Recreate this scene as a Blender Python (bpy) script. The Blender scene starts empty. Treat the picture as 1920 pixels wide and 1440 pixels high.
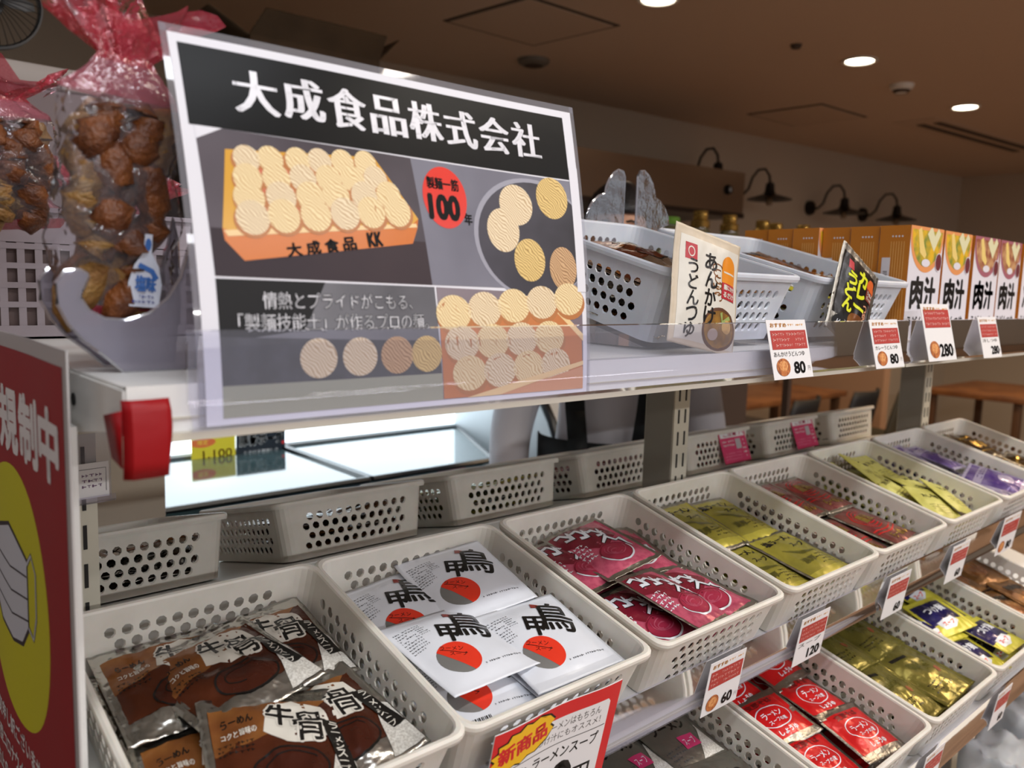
import bpy, bmesh, math, random
from math import sin, cos, pi, radians as R
from mathutils import Vector as V, Matrix, noise

SC = bpy.context.scene
COL = SC.collection

# ------------------------------------------------------------------ camera, world, lights, exposure
cam_d = bpy.data.cameras.new('camera')
cam = bpy.data.objects.new('camera', cam_d)
COL.objects.link(cam)
cam.location = (-0.1512, -0.445, 0.3294)
cam.rotation_euler = (R(83.0969), R(-1.7455), R(-41.7998))
cam_d.sensor_width = 36
cam_d.lens = 1544.97 / 1920 * 36
cam_d.clip_start = 0.02
cam_d.dof.use_dof = True
cam_d.dof.focus_distance = 0.82
cam_d.dof.aperture_fstop = 6.5
SC.camera = cam
SC.view_settings.view_transform = 'Standard'
SC.view_settings.look = 'None'
SC.view_settings.gamma = 1
SC.view_settings.use_curve_mapping = False
SC.view_settings.exposure = 0.0

w = bpy.data.worlds.new('room_ambient')
SC.world = w
w.use_nodes = True
w.node_tree.nodes['Background'].inputs[0].default_value = (0.95, 0.93, 0.96, 1)
w.node_tree.nodes['Background'].inputs[1].default_value = 0.45

def area_light(name, loc, rot, sx, sy, power, col, spread=180):
    l = bpy.data.lights.new(name, 'AREA')
    l.shape = 'RECTANGLE'
    l.size, l.size_y = sx, sy
    l.energy = power
    l.color = col
    l.spread = R(spread)
    o = bpy.data.objects.new(name, l)
    o.location = loc
    o.rotation_euler = rot
    COL.objects.link(o)
    return o

# recessed ceiling tubes over the aisle in front of the rack (daylight white)
area_light('aisle_tube', (-0.1, -0.75, 1.47), (0, 0, 0), 1.25, 0.10, 14, (0.90, 0.94, 1.0))
area_light('aisle_tube', (1.5, -0.75, 1.47), (0, 0, 0), 1.25, 0.10, 15, (1.0, 0.93, 0.82))
area_light('aisle_tube', (3.1, -0.75, 1.47), (0, 0, 0), 1.25, 0.10, 14, (1.0, 0.80, 0.62))
for _x in (-0.6, 1.2, 3.0):  # added unseen lamps: fill for the rear baskets, streaks in the foil
    area_light('far_aisle_fill', (_x, -2.1, 1.47), (0, 0, 0), 1.25, 0.14, 14, (0.95, 0.95, 1.0))
    area_light('far_aisle_fill', (_x, -4.1, 1.47), (0, 0, 0), 1.25, 0.14, 60, (0.97, 0.95, 0.96))
area_light('aisle_tube', (-1.6, 0.6, 1.47), (0, 0, 0), 0.10, 1.25, 6, (0.86, 0.92, 1.0))

# ------------------------------------------------------------------ materials
def lin(h):
    if isinstance(h, str):
        h = h.lstrip('#')
        c = [int(h[i:i + 2], 16) / 255 for i in (0, 2, 4)]
    else:
        c = h
    return tuple(x / 12.92 if x <= .04045 else ((x + .055) / 1.055) ** 2.4 for x in c) + (1,)

MATS = {}
def mat(name, col='#808080', rough=.5, metal=0.0, bump=0, bscale=60, bdetail=2, emit=None, estr=1, spec=.5,
        vary=0, vscale=8, col2=None, coat=0, trans=0, sss=0):
    """one procedural material: base colour (optionally mottled with a second one by noise), gloss and bump"""
    if name in MATS:
        return MATS[name]
    m = bpy.data.materials.new(name)
    m.use_nodes = True
    nt = m.node_tree
    b = nt.nodes['Principled BSDF']
    b.inputs['Base Color'].default_value = lin(col)
    b.inputs['Roughness'].default_value = rough
    b.inputs['Metallic'].default_value = metal
    b.inputs['Specular IOR Level'].default_value = spec
    b.inputs['Coat Weight'].default_value = coat
    if trans:
        b.inputs['Transmission Weight'].default_value = trans
    if sss:
        b.inputs['Subsurface Weight'].default_value = sss
        b.inputs['Subsurface Scale'].default_value = 0.004
    tc = nt.nodes.new('ShaderNodeTexCoord')
    if col2:
        n = nt.nodes.new('ShaderNodeTexNoise')
        n.inputs['Scale'].default_value = vscale
        n.inputs['Detail'].default_value = 4
        nt.links.new(tc.outputs['Object'], n.inputs['Vector'])
        r = nt.nodes.new('ShaderNodeValToRGB')
        r.color_ramp.elements[0].position = .38
        r.color_ramp.elements[1].position = .62
        r.color_ramp.elements[0].color = lin(col)
        r.color_ramp.elements[1].color = lin(col2)
        nt.links.new(n.outputs['Fac'], r.inputs['Fac'])
        nt.links.new(r.outputs['Color'], b.inputs['Base Color'])
    if bump:
        n = nt.nodes.new('ShaderNodeTexNoise')
        n.inputs['Scale'].default_value = bscale
        n.inputs['Detail'].default_value = bdetail
        nt.links.new(tc.outputs['Object'], n.inputs['Vector'])
        bp = nt.nodes.new('ShaderNodeBump')
        bp.inputs['Strength'].default_value = min(1, bump)
        bp.inputs['Distance'].default_value = .004
        nt.links.new(n.outputs['Fac'], bp.inputs['Height'])
        nt.links.new(bp.outputs['Normal'], b.inputs['Normal'])
    if emit:
        b.inputs['Emission Color'].default_value = lin(emit)
        b.inputs['Emission Strength'].default_value = estr
    MATS[name] = m
    return m

def clear_mat(name, tint='#ffffff', clear=.85, veil='#e8e8f0', veil_amt=.1, rough=.04, gloss=.12, bump=0, bscale=40, fres=1.25):
    """thin clear plastic: see-through, a little milky, with sharp highlights stronger at grazing angles"""
    if name in MATS:
        return MATS[name]
    m = bpy.data.materials.new(name)
    m.use_nodes = True
    nt = m.node_tree
    nt.nodes.clear()
    out = nt.nodes.new('ShaderNodeOutputMaterial')
    tr = nt.nodes.new('ShaderNodeBsdfTransparent')
    tr.inputs[0].default_value = lin(tint)
    df = nt.nodes.new('ShaderNodeBsdfDiffuse')
    df.inputs[0].default_value = lin(veil)
    gl = nt.nodes.new('ShaderNodeBsdfGlossy')
    gl.inputs['Roughness'].default_value = rough
    fr = nt.nodes.new('ShaderNodeFresnel')
    fr.inputs['IOR'].default_value = fres
    add = nt.nodes.new('ShaderNodeMath')
    add.operation = 'ADD'
    add.use_clamp = True
    add.inputs[1].default_value = gloss
    nt.links.new(fr.outputs[0], add.inputs[0])
    m1 = nt.nodes.new('ShaderNodeMixShader')
    m1.inputs[0].default_value = veil_amt
    nt.links.new(tr.outputs[0], m1.inputs[1])
    nt.links.new(df.outputs[0], m1.inputs[2])
    m2 = nt.nodes.new('ShaderNodeMixShader')
    nt.links.new(add.outputs[0], m2.inputs[0])
    nt.links.new(m1.outputs[0], m2.inputs[1])
    nt.links.new(gl.outputs[0], m2.inputs[2])
    nt.links.new(m2.outputs[0], out.inputs[0])
    if bump:
        tc = nt.nodes.new('ShaderNodeTexCoord')
        n = nt.nodes.new('ShaderNodeTexNoise')
        n.inputs['Scale'].default_value = bscale
        n.inputs['Detail'].default_value = 3
        nt.links.new(tc.outputs['Object'], n.inputs['Vector'])
        bp = nt.nodes.new('ShaderNodeBump')
        bp.inputs['Strength'].default_value = bump
        bp.inputs['Distance'].default_value = .006
        nt.links.new(n.outputs['Fac'], bp.inputs['Height'])
        nt.links.new(bp.outputs['Normal'], gl.inputs['Normal'])
        nt.links.new(bp.outputs['Normal'], fr.inputs['Normal'])
    MATS[name] = m
    return m

def nest_mat(name, c_hi, c_lo, scale=26):
    """printed photo of tangled noodles: wavy strands between two tones"""
    if name in MATS:
        return MATS[name]
    m = bpy.data.materials.new(name)
    m.use_nodes = True
    nt = m.node_tree
    b = nt.nodes['Principled BSDF']
    b.inputs['Roughness'].default_value = .35
    tc = nt.nodes.new('ShaderNodeTexCoord')
    wv = nt.nodes.new('ShaderNodeTexWave')
    wv.wave_type = 'BANDS'
    wv.bands_direction = 'DIAGONAL'
    wv.inputs['Scale'].default_value = scale
    wv.inputs['Distortion'].default_value = 15
    wv.inputs['Detail'].default_value = 2
    wv.inputs['Detail Scale'].default_value = .35
    nt.links.new(tc.outputs['Object'], wv.inputs['Vector'])
    r = nt.nodes.new('ShaderNodeValToRGB')
    r.color_ramp.elements[0].color = lin(c_lo)
    r.color_ramp.elements[1].color = lin(c_hi)
    r.color_ramp.elements[0].position = .05
    r.color_ramp.elements[1].position = .55
    nt.links.new(wv.outputs['Fac'], r.inputs['Fac'])
    nt.links.new(r.outputs['Color'], b.inputs['Base Color'])
    MATS[name] = m
    return m

# ------------------------------------------------------------------ mesh building
class MB:
    def __init__(s):
        s.v, s.f, s.m, s.mats = [], [], [], []
    def mi(s, m):
        if m not in s.mats:
            s.mats.append(m)
        return s.mats.index(m)
    def add(s, vs, fs, m):
        o = len(s.v)
        s.v += [tuple(x) for x in vs]
        i = s.mi(m)
        for f in fs:
            s.f.append([o + k for k in f])
            s.m.append(i)
        return s
    def box(s, x0, x1, y0, y1, z0, z1, m):
        vs = [(x, y, z) for z in (z0, z1) for y in (y0, y1) for x in (x0, x1)]
        return s.add(vs, [(0, 2, 3, 1), (4, 5, 7, 6), (0, 1, 5, 4), (2, 6, 7, 3), (0, 4, 6, 2), (1, 3, 7, 5)], m)
    def rbox(s, x0, x1, y0, y1, z0, z1, m, r=.004):
        """box with bevelled edges"""
        bm = bmesh.new()
        bmesh.ops.create_cube(bm, size=1)
        for v in bm.verts:
            v.co = V(((x0 + x1) / 2 + v.co.x * (x1 - x0), (y0 + y1) / 2 + v.co.y * (y1 - y0), (z0 + z1) / 2 + v.co.z * (z1 - z0)))
        bmesh.ops.bevel(bm, geom=bm.edges[:], offset=r, segments=2, affect='EDGES', profile=.5)
        return s.bm(bm, m)
    def bm(s, bm, m, mx=None):
        bm.verts.index_update()
        vs = [(mx @ v.co) if mx else v.co.copy() for v in bm.verts]
        fs = [[v.index for v in f.verts] for f in bm.faces]
        bm.free()
        return s.add(vs, fs, m)
    def prism(s, pts, a, b, m, plane='XY'):
        """extrude a 2D outline from a to b along the third axis"""
        def P(p, t):
            return {'XY': (p[0], p[1], t), 'XZ': (p[0], t, p[1]), 'YZ': (t, p[0], p[1])}[plane]
        n = len(pts)
        vs = [P(p, a) for p in pts] + [P(p, b) for p in pts]
        fs = [tuple(range(n))[::-1], tuple(range(n, 2 * n))] + [(i, (i + 1) % n, n + (i + 1) % n, n + i) for i in range(n)]
        return s.add(vs, fs, m)
    def tube(s, pts, r, m, n=8, cap=True):
        pts = [V(p) for p in pts]
        rs = r if isinstance(r, (list, tuple)) else [r] * len(pts)
        vs, fs = [], []
        up = V((0, 0, 1))
        for i, p in enumerate(pts):
            d = (pts[min(i + 1, len(pts) - 1)] - pts[max(i - 1, 0)]).normalized()
            a = d.cross(up)
            if a.length < .05:
                a = d.cross(V((1, 0, 0)))
            a.normalize()
            b = d.cross(a).normalized()
            for k in range(n):
                t = 2 * pi * k / n
                vs.append(p + (a * cos(t) + b * sin(t)) * rs[i])
        for i in range(len(pts) - 1):
            for k in range(n):
                k2 = (k + 1) % n
                fs.append((i * n + k, i * n + k2, (i + 1) * n + k2, (i + 1) * n + k))
        if cap:
            fs.append(tuple(range(n))[::-1])
            fs.append(tuple((len(pts) - 1) * n + k for k in range(n)))
        return s.add(vs, fs, m)
    def lathe(s, prof, m, n=24, c=(0, 0, 0), axis='Z'):
        vs, fs = [], []
        for r, z in prof:
            for k in range(n):
                t = 2 * pi * k / n
                p = (r * cos(t), r * sin(t), z)
                if axis == 'Y':
                    p = (p[0], p[2], p[1])
                if axis == 'X':
                    p = (p[2], p[0], p[1])
                vs.append((c[0] + p[0], c[1] + p[1], c[2] + p[2]))
        for i in range(len(prof) - 1):
            for k in range(n):
                k2 = (k + 1) % n
                fs.append((i * n + k, i * n + k2, (i + 1) * n + k2, (i + 1) * n + k))
        return s.add(vs, fs, m)
    def xf(s, mx, start=0):
        for i in range(start, len(s.v)):
            s.v[i] = tuple(mx @ V(s.v[i]))
        return s
    def mesh(s, name, smooth=True, angle=35):
        me = bpy.data.meshes.new(name)
        me.from_pydata(s.v, [], s.f)
        for m in s.mats:
            me.materials.append(m)
        me.polygons.foreach_set('material_index', s.m)
        if smooth:
            me.polygons.foreach_set('use_smooth', [True] * len(s.f))
            try:
                me.set_sharp_from_angle(angle=R(angle))
            except Exception:
                pass
        me.update()
        return me
    def build(s, name, parent=None, smooth=True, angle=35):
        return put(name, s.mesh(name, smooth, angle), parent)

def put(name, me, parent=None, mx=None):
    o = bpy.data.objects.new(name, me)
    COL.objects.link(o)
    if parent:
        o.parent = parent
    if mx:
        o.matrix_local = mx
    return o

def tag(o, label=None, cat=None, group=None, kind=None):
    if label: o['label'] = label
    if cat: o['category'] = cat
    if group: o['group'] = group
    if kind: o['kind'] = kind
    return o

def thing(name, label, cat, loc=(0, 0, 0), rot=(0, 0, 0), group=None, mx=None):
    o = bpy.data.objects.new(name, None)
    o.empty_display_size = .05
    COL.objects.link(o)
    o.location = loc
    o.rotation_euler = rot
    if mx:
        o.matrix_world = mx
    return tag(o, label, cat, group)

def struct(o):
    o['kind'] = 'structure'
    return o

def copy_tree(o, parent=None):
    c = o.copy()
    COL.objects.link(c)
    c.parent = parent
    for ch in list(o.children):
        copy_tree(ch, c)
    return c

# ------------------------------------------------------------------ printed artwork: flat shapes laid on a surface
_tc = {}
def glyphs(body, thin=0.0, spacing=1.0):
    """outline mesh of a text, as 2D points and faces"""
    k = (body, thin, spacing)
    if k not in _tc:
        c = bpy.data.curves.new('t', 'FONT')
        c.body = body
        c.resolution_u = 3
        c.offset = thin
        c.space_character = spacing
        o = bpy.data.objects.new('t', c)
        me = bpy.data.meshes.new_from_object(o)
        _tc[k] = ([(p.co.x, p.co.y) for p in me.vertices], [tuple(f.vertices) for f in me.polygons])
        bpy.data.objects.remove(o)
        bpy.data.curves.remove(c)
        bpy.data.meshes.remove(me)
    return _tc[k]

class Art:
    """shapes in paper coordinates (metres, x right, y up, origin in the middle)"""
    def __init__(s):
        s.sh = []
    def poly(s, pts, m, z=1):
        s.sh.append((list(pts), [tuple(range(len(pts)))], m, z, None))
    def rect(s, x0, y0, x1, y1, m, z=1):
        s.poly([(x0, y0), (x1, y0), (x1, y1), (x0, y1)], m, z)
    def disc(s, cx, cy, rx, ry, m, z=1, n=28, rot=0, a0=0, a1=2 * pi, uv=False):
        pts = []
        for i in range(n + (0 if a1 - a0 >= 2 * pi - 1e-6 else 1)):
            t = a0 + (a1 - a0) * i / n
            x, y = rx * cos(t), ry * sin(t)
            pts.append((cx + x * cos(rot) - y * sin(rot), cy + x * sin(rot) + y * cos(rot)))
        s.sh.append((pts, [tuple(range(len(pts)))], m, z, (cx, cy, max(rx, ry)) if uv else None))
    def ring(s, cx, cy, rx, ry, w, m, z=1, n=28, a0=0, a1=2 * pi):
        s.stroke([(cx + rx * cos(a0 + (a1 - a0) * i / n), cy + ry * sin(a0 + (a1 - a0) * i / n)) for i in range(n + 1)], w, m, z)
    def stroke(s, pts, w, m, z=1):
        """brush stroke: polyline with one width or a list of widths"""
        n = len(pts)
        ws = w if isinstance(w, (list, tuple)) else [w] * n
        vs = []
        for i in range(n):
            a, b = V(pts[max(i - 1, 0)]), V(pts[min(i + 1, n - 1)])
            d = (b - a).normalized() if (b - a).length > 1e-9 else V((1, 0))
            q = V((-d.y, d.x)) * ws[i] / 2
            vs += [(pts[i][0] + q.x, pts[i][1] + q.y), (pts[i][0] - q.x, pts[i][1] - q.y)]
        fs = [(2 * i, 2 * i + 1, 2 * i + 3, 2 * i + 2) for i in range(n - 1)]
        s.sh.append((vs, fs, m, z, None))
    def text(s, body, cx, cy, h, m, z=2, w=None, rot=0, shear=0, thin=0, bold=0, boldx=0, vertical=False, spacing=1.0, outline=None, ow=0):
        """h = cap height of the whole block; w squeezes it to a width; bold dilates (fraction of h), boldx only sideways"""
        if vertical:
            n = len(body)
            for i, ch in enumerate(body):
                yy = cy + (n / 2 - i - .5) * h
                px, py = 0, yy - cy
                x = cx + px * cos(rot) - py * sin(rot)
                y = cy + px * sin(rot) + py * cos(rot)
                s.text(ch, x, y, h * .92, m, z, w=(w or h * .9), rot=rot, thin=thin, bold=bold, boldx=boldx, outline=outline, ow=ow, shear=shear)
            return
        vs, fs = glyphs(body, thin, spacing)
        if not vs:
            return
        x0, x1 = min(p[0] for p in vs), max(p[0] for p in vs)
        y0, y1 = min(p[1] for p in vs), max(p[1] for p in vs)
        if body in ('ー', '一', 'ん、'):
            y0, y1 = -.1, .8
        sy = h / max(y1 - y0, 1e-6)
        sx = (w / max(x1 - x0, 1e-6)) if w else sy
        def emit(dx, dy, mm, zz):
            out = []
            for x, y in vs:
                X = (x - (x0 + x1) / 2) * sx + dx
                Y = (y - (y0 + y1) / 2) * sy + dy
                X += shear * Y
                out.append((cx + X * cos(rot) - Y * sin(rot), cy + X * sin(rot) + Y * cos(rot)))
            s.sh.append((out, fs, mm, zz, None))
        if outline:
            for k in range(8):
                emit(ow * cos(k * pi / 4), ow * sin(k * pi / 4), outline, z - .5)
        emit(0, 0, m, z)
        if bold:
            b = bold * h
            for k in range(6):
                emit(b * cos(k * pi / 3), b * sin(k * pi / 3), m, z)
        if boldx:
            b = boldx * h
            for k in (-1, -.5, .5, 1):
                emit(b * k, 0, m, z)
    def lines(s, x0, y0, x1, y1, n, m, z=2, seed=0, fill=.55):
        """small print: rows of tiny blocks"""
        r = random.Random(seed)
        hh = (y1 - y0) / n
        for i in range(n):
            y = y1 - (i + .5) * hh
            x = x0
            while x < x1 - hh * .3:
                ww = hh * r.uniform(.3, .9)
                if r.random() < .9:
                    if r.random() < .5:
                        s.rect(x, y - hh * fill / 2, min(x + ww * .35, x1), y + hh * fill / 2, m, z)
                        s.rect(x, y - hh * .1, min(x + ww, x1), y + hh * .08, m, z)
                    else:
                        s.rect(x, y + hh * fill * .25, min(x + ww, x1), y + hh * fill / 2, m, z)
                        s.rect(x + ww * .4, y - hh * fill / 2, min(x + ww * .62, x1), y + hh * fill / 2, m, z)
                x += ww + hh * .22
    def to(s, mb, fn, step=None, dz=.00012, clip=None):
        """lay the shapes on a surface: fn(x, y, lift) -> 3D point; step = grid at which they are cut to follow it"""
        groups = {}
        for vs, fs, m, z, uv in s.sh:
            groups.setdefault((m, z), []).append((vs, fs, uv))
        uvs = []
        for (m, z), items in groups.items():
            bm = bmesh.new()
            for vs, fs, uv in items:
                bv = [bm.verts.new((x, y, 0)) for x, y in vs]
                for f in fs:
                    try:
                        bm.faces.new([bv[i] for i in f])
                    except Exception:
                        pass
            if step or clip:
                bmesh.ops.triangulate(bm, faces=[f for f in bm.faces if len(f.verts) > 4])
            if clip:
                for co, no in (((clip[0], 0, 0), (-1, 0, 0)), ((clip[2], 0, 0), (1, 0, 0)), ((0, clip[1], 0), (0, -1, 0)), ((0, clip[3], 0), (0, 1, 0))):
                    bmesh.ops.bisect_plane(bm, geom=bm.verts[:] + bm.edges[:] + bm.faces[:], plane_co=co, plane_no=no, clear_outer=True)
            if step and bm.verts:
                bmesh.ops.triangulate(bm, faces=[f for f in bm.faces if len(f.verts) > 4])
                xs = [v.co.x for v in bm.verts]
                ys = [v.co.y for v in bm.verts]
                for a, lo, hi in ((0, min(xs), max(xs)), (1, min(ys), max(ys))):
                    st = step[a] if isinstance(step, tuple) else step
                    k = math.floor(lo / st) + 1
                    while k * st < hi:
                        co = [0, 0, 0]; no = [0, 0, 0]
                        co[a] = k * st; no[a] = 1
                        bmesh.ops.bisect_plane(bm, geom=bm.verts[:] + bm.edges[:] + bm.faces[:], dist=1e-7, plane_co=co, plane_no=no)
                        k += 1
            for f in bm.faces:
                f.normal_update()
                if f.normal.z < 0:
                    f.normal_flip()
            bm.verts.index_update()
            mb.add([fn(v.co.x, v.co.y, z * dz) for v in bm.verts], [[v.index for v in f.verts] for f in bm.faces], m)
            bm.free()

def card(name, W, H, art, base, thick=.0006, parent=None, step=None, bend=None, dz=.00012):
    """printed card: a thin sheet (facing -y, standing up in xz, origin at its bottom middle) carrying the artwork"""
    mb = MB()
    bend = bend or (lambda x, z: 0.0)
    nx = 2 * max(1, round(W / 2 / step)) if step else 1
    nz = 2 * max(1, round(H / 2 / step)) if step else 1
    vs, fs = [], []
    for s in (0, 1):
        for j in range(nz + 1):
            for i in range(nx + 1):
                x, z = -W / 2 + W * i / nx, H * j / nz
                vs.append((x, bend(x, z) + s * thick, z))
    N = (nx + 1) * (nz + 1)
    for j in range(nz):
        for i in range(nx):
            a = j * (nx + 1) + i
            q = (a, a + 1, a + nx + 2, a + nx + 1)
            fs.append(q)
            fs.append(tuple(k + N for k in q[::-1]))
    rim = [i for i in range(nx + 1)] + [(j + 1) * (nx + 1) - 1 for j in range(1, nz + 1)] + [nz * (nx + 1) + i for i in range(nx - 1, -1, -1)] + [j * (nx + 1) for j in range(nz - 1, 0, -1)]
    for i, a in enumerate(rim):
        b = rim[(i + 1) % len(rim)]
        fs.append((a, a + N, b + N, b))
    mb.add(vs, fs, base)
    art.to(mb, lambda x, y, l: (x, bend(x, y + H / 2) - l - .00008, y + H / 2), step=(W / nx, H / nz) if step else None, dz=dz, clip=(-W / 2, -H / 2, W / 2, H / 2))
    return mb.build(name, parent, smooth=bool(step))

# the display tiers slope down to the front: a frame whose y runs up the slope
TILT = R(14.8)
def tier(o, x=0, y=0, z=0, rz=0, rx=0, ry=0):
    return Matrix.Translation((0, o[0], o[1])) @ Matrix.Rotation(TILT, 4, 'X') @ Matrix.Translation((x, y, z)) @ Matrix.Rotation(rz, 4, 'Z') @ Matrix.Rotation(rx, 4, 'X') @ Matrix.Rotation(ry, 4, 'Y')
T2 = (0.0, 0.0)
T3 = (-0.085, -0.195)
# ------------------------------------------------------------------ materials of the place
M_paint = mat('rack_white_enamel', '#e6e6e2', .38, bump=.05, bscale=300)
M_paintd = mat('rack_cream_enamel', '#cfcab8', .4)
M_slot = mat('slot_dark', '#1c1a17', .7)
M_basket = mat('basket_plastic', '#dedad0', .42, col2='#d6d2c7', vscale=30, sss=.15)
M_basketb = mat('basket_plastic_light_tinted', '#d5dae2', .4, col2='#ccd2dc', vscale=30, sss=.1)  # bluish cast of the light put into the plastic colour
M_clear = clear_mat('rail_clear_plastic', '#f6f6fb', veil='#e6e8f2', veil_amt=.045, gloss=.02, rough=.05, bump=.03, bscale=12, fres=1.12)
M_white = mat('white_card', '#e9e8e8', .45)
M_black = mat('black_ink', '#171412', .4)
M_ink = mat('poster_black', '#1d1d1c', .3)
M_redp = mat('red_print', '#c8281f', .4)
M_red2 = mat('tag_red', '#b23a34', .45)
M_orangep = mat('orange_print', '#e0932a', .45)
M_grey = mat('grey_print', '#8f8f8c', .4)

# ------------------------------------------------------------------ room
WZ = 1.5
FZ = -1.1
m_wall = mat('wall_plaster', '#b5a794', .8, bump=.1, bscale=90)
m_ceil = mat('ceiling_plaster', '#c2ad98', .85, bump=.08, bscale=120)
m_floor = mat('brown_floor_tile', '#7a6250', .45, col2='#8a705c', vscale=3)
X0, X1, Y0 = -3.2, 8.6, -6.0
def wy(x):
    return 3.48 - (x - 2.42) * .112
struct(MB().box(X0, X1, Y0, wy(X0) + .1, FZ - .1, FZ, m_floor).build('floor', smooth=False))
struct(MB().box(X0, X1, Y0, wy(X0) + .1, WZ, WZ + .1, m_ceil).build('ceiling', smooth=False))
struct(MB().prism([(X0, wy(X0)), (X1, wy(X1)), (X1, wy(X1) + .12), (X0, wy(X0) + .12)], FZ, WZ, m_wall).build('wall_back', smooth=False))
struct(MB().box(X1, X1 + .1, Y0, wy(X0), FZ, WZ, m_wall).build('wall_right', smooth=False))
struct(MB().box(X0 - .1, X0, Y0, wy(X0), FZ, WZ, m_wall).build('wall_left', smooth=False))
# dark doorway and its casing in the far wall
dr = MB().box(X1 - .02, X1 + .0, .55, 1.45, FZ, .95, mat('dark_door', '#2a1712', .5)).build('door_1', smooth=False)
struct(dr)
struct(MB().box(X1 - .05, X1, 1.45, 1.55, FZ, 1.03, m_wall).box(X1 - .05, X1, .45, .55, FZ, 1.03, m_wall).box(X1 - .05, X1, .55, 1.45, .95, 1.03, m_wall).build('trim_1', smooth=False))
# warm clad partition with a ledge in front of the dining wall
struct(MB().box(5.9, 6.0, 2.2, 3.05, FZ, -.05, mat('partition_tan', '#b58f70', .7)).box(5.86, 6.04, 2.2, 3.05, -.05, 0, mat('partition_cap', '#8d6a50', .6)).build('wall_partition', smooth=False))

# ceiling panels, lamps and fittings
m_groove = mat('panel_groove', '#4b4038', .8)
m_panel = mat('ceiling_panel', '#bda893', .85)
def hatch(name, pts, label):
    t = thing(name, label, 'ceiling hatch')
    c = V((sum(p[0] for p in pts) / 4, sum(p[1] for p in pts) / 4))
    MB().prism(pts, WZ - .004, WZ, m_groove).build('frame', t, smooth=False)
    MB().prism([tuple(c + (V(p) - c) * .93) for p in pts], WZ - .007, WZ - .004, m_panel).build('panel', t, smooth=False)
hatch('ceiling_hatch', [(2.177, 2.68), (2.719, 2.66), (2.765, 2.14), (2.223, 2.16)], 'square access hatch in the ceiling above the long sign')
hatch('ceiling_hatch', [(4.75, 2.75), (5.3, 2.72), (5.32, 2.2), (4.77, 2.23)], 'square access hatch in the ceiling left of the slotted air vent')
DL = [(3.998, 1.625, 'round glowing downlight nearest the smoke detector', 1), (5.401, 1.626, 'smaller round glowing downlight beside the slotted vent', 1),
      (2.607, 1.80, 'round downlight cut by the top edge of the view', 1)]
m_glow = mat('lamp_glow', '#ffffff', emit='#fff0d8', estr=14)
for x, y, lb, k in DL:
    t = thing('ceiling_downlight', lb, 'ceiling light', (x, y, WZ), group='round downlights in the ceiling')
    MB().lathe([(.085, -.001), (.085, -.008), (.07, -.008), (.066, .0)], M_paint, 28).build('trim_ring', t)
    MB().lathe([(.066, -.003), (.0001, -.003)], m_glow, 28).build('lens', t)
    l = bpy.data.lights.new('downlight_and_fill_beam', 'SPOT')
    l.energy = 45
    l.color = (1.0, .72, .45)
    l.spot_size = R(130)
    l.spot_blend = .8
    l.shadow_soft_size = .06
    lo = bpy.data.objects.new('downlight_and_fill_beam', l)
    lo.location = (x, y, WZ - .03)
    COL.objects.link(lo)
for _x, _y in ((2.9, -.3), (4.3, -.3), (5.7, -.3), (6.8, 1.6)):  # added spots without fixtures: warm fill that bounces up to the ceiling
    l = bpy.data.lights.new('downlight_and_fill_beam', 'SPOT')
    l.energy = 60
    l.color = (1.0, .74, .48)
    l.spot_size = R(140)
    l.spot_blend = .8
    l.shadow_soft_size = .06
    lo = bpy.data.objects.new('downlight_and_fill_beam', l)
    lo.location = (_x, _y, WZ - .03)
    COL.objects.link(lo)
t = thing('smoke_detector', 'small white domed smoke detector on the ceiling between the downlights', 'smoke detector', (4.62, 1.68, WZ))
MB().lathe([(.0001, -.045), (.03, -.044), (.045, -.03), (.06, -.02), (.065, 0)], M_paint, 24).build('housing', t)
MB().lathe([(.034, -.046), (.046, -.031), (.048, -.031)], m_groove, 24).build('vent_band', t)
tag(MB().lathe([(.0001, -.02), (.02, -.018), (.028, 0)], m_groove, 16, (3.55, 1.72, WZ)).build('sprinkler_head'), 'tiny dark sprinkler head on the ceiling left of the nearest downlight', 'sprinkler')
t = thing('air_vent', 'long twin-slot air vent in the ceiling at upper right', 'air vent')
MB().prism([(5.6, 2.16), (7.4, 2.0), (7.4, 1.72), (5.6, 1.88)], WZ - .006, WZ, m_panel).build('frame', t, smooth=False)
for d in (.04, .15):
    MB().prism([(5.75, 2.10 - d), (7.25, 1.967 - d), (7.25, 1.917 - d), (5.75, 2.05 - d)], WZ - .012, WZ - .006, m_groove).build('slot', t, smooth=False)
t = thing('speaker_grille', 'oval grey speaker fitting low on the ceiling beyond the sign', 'ceiling fitting', (2.9, 2.85, WZ))
MB().lathe([(.0001, -.03), (.06, -.03), (.08, -.018), (.085, 0)], mat('fitting_grey', '#6e6961', .6), 24).build('housing', t)
MB().lathe([(.0001, -.032), (.05, -.032)], m_groove, 24).build('grille', t)

# ------------------------------------------------------------------ the rack
rack = thing('display_rack', 'white open metal display rack with sloping tiers of baskets', 'display rack', (0, 0, FZ))
rack_inv = Matrix.Translation((0, 0, -FZ))
def part(name, mb, parent=rack, smooth=False):
    o = mb.build(name, parent, smooth=smooth)
    if parent is rack:
        o.location = (0, 0, -FZ)
    return o
PX = [(.012, .047), (.85, .887), (1.765, 1.802)]
for a, b in PX:
    mb = MB().box(a, b, .30, .355, FZ + .02, .25, M_paintd)
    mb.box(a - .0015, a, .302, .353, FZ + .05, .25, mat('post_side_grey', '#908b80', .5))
    for k in range(17):
        z = .22 - k * .034
        for xx in (a + .009, b - .012):
            mb.box(xx, xx + .003, .2990, .30, z - .024, z - .003, M_slot)
    part('upright_post', mb)
mb = MB()
for a, b in ((-.03, 1.84),):
    mb.box(a, b, .0, .66, FZ, FZ + .12, M_paint)
part('base_plinth', mb)
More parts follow.
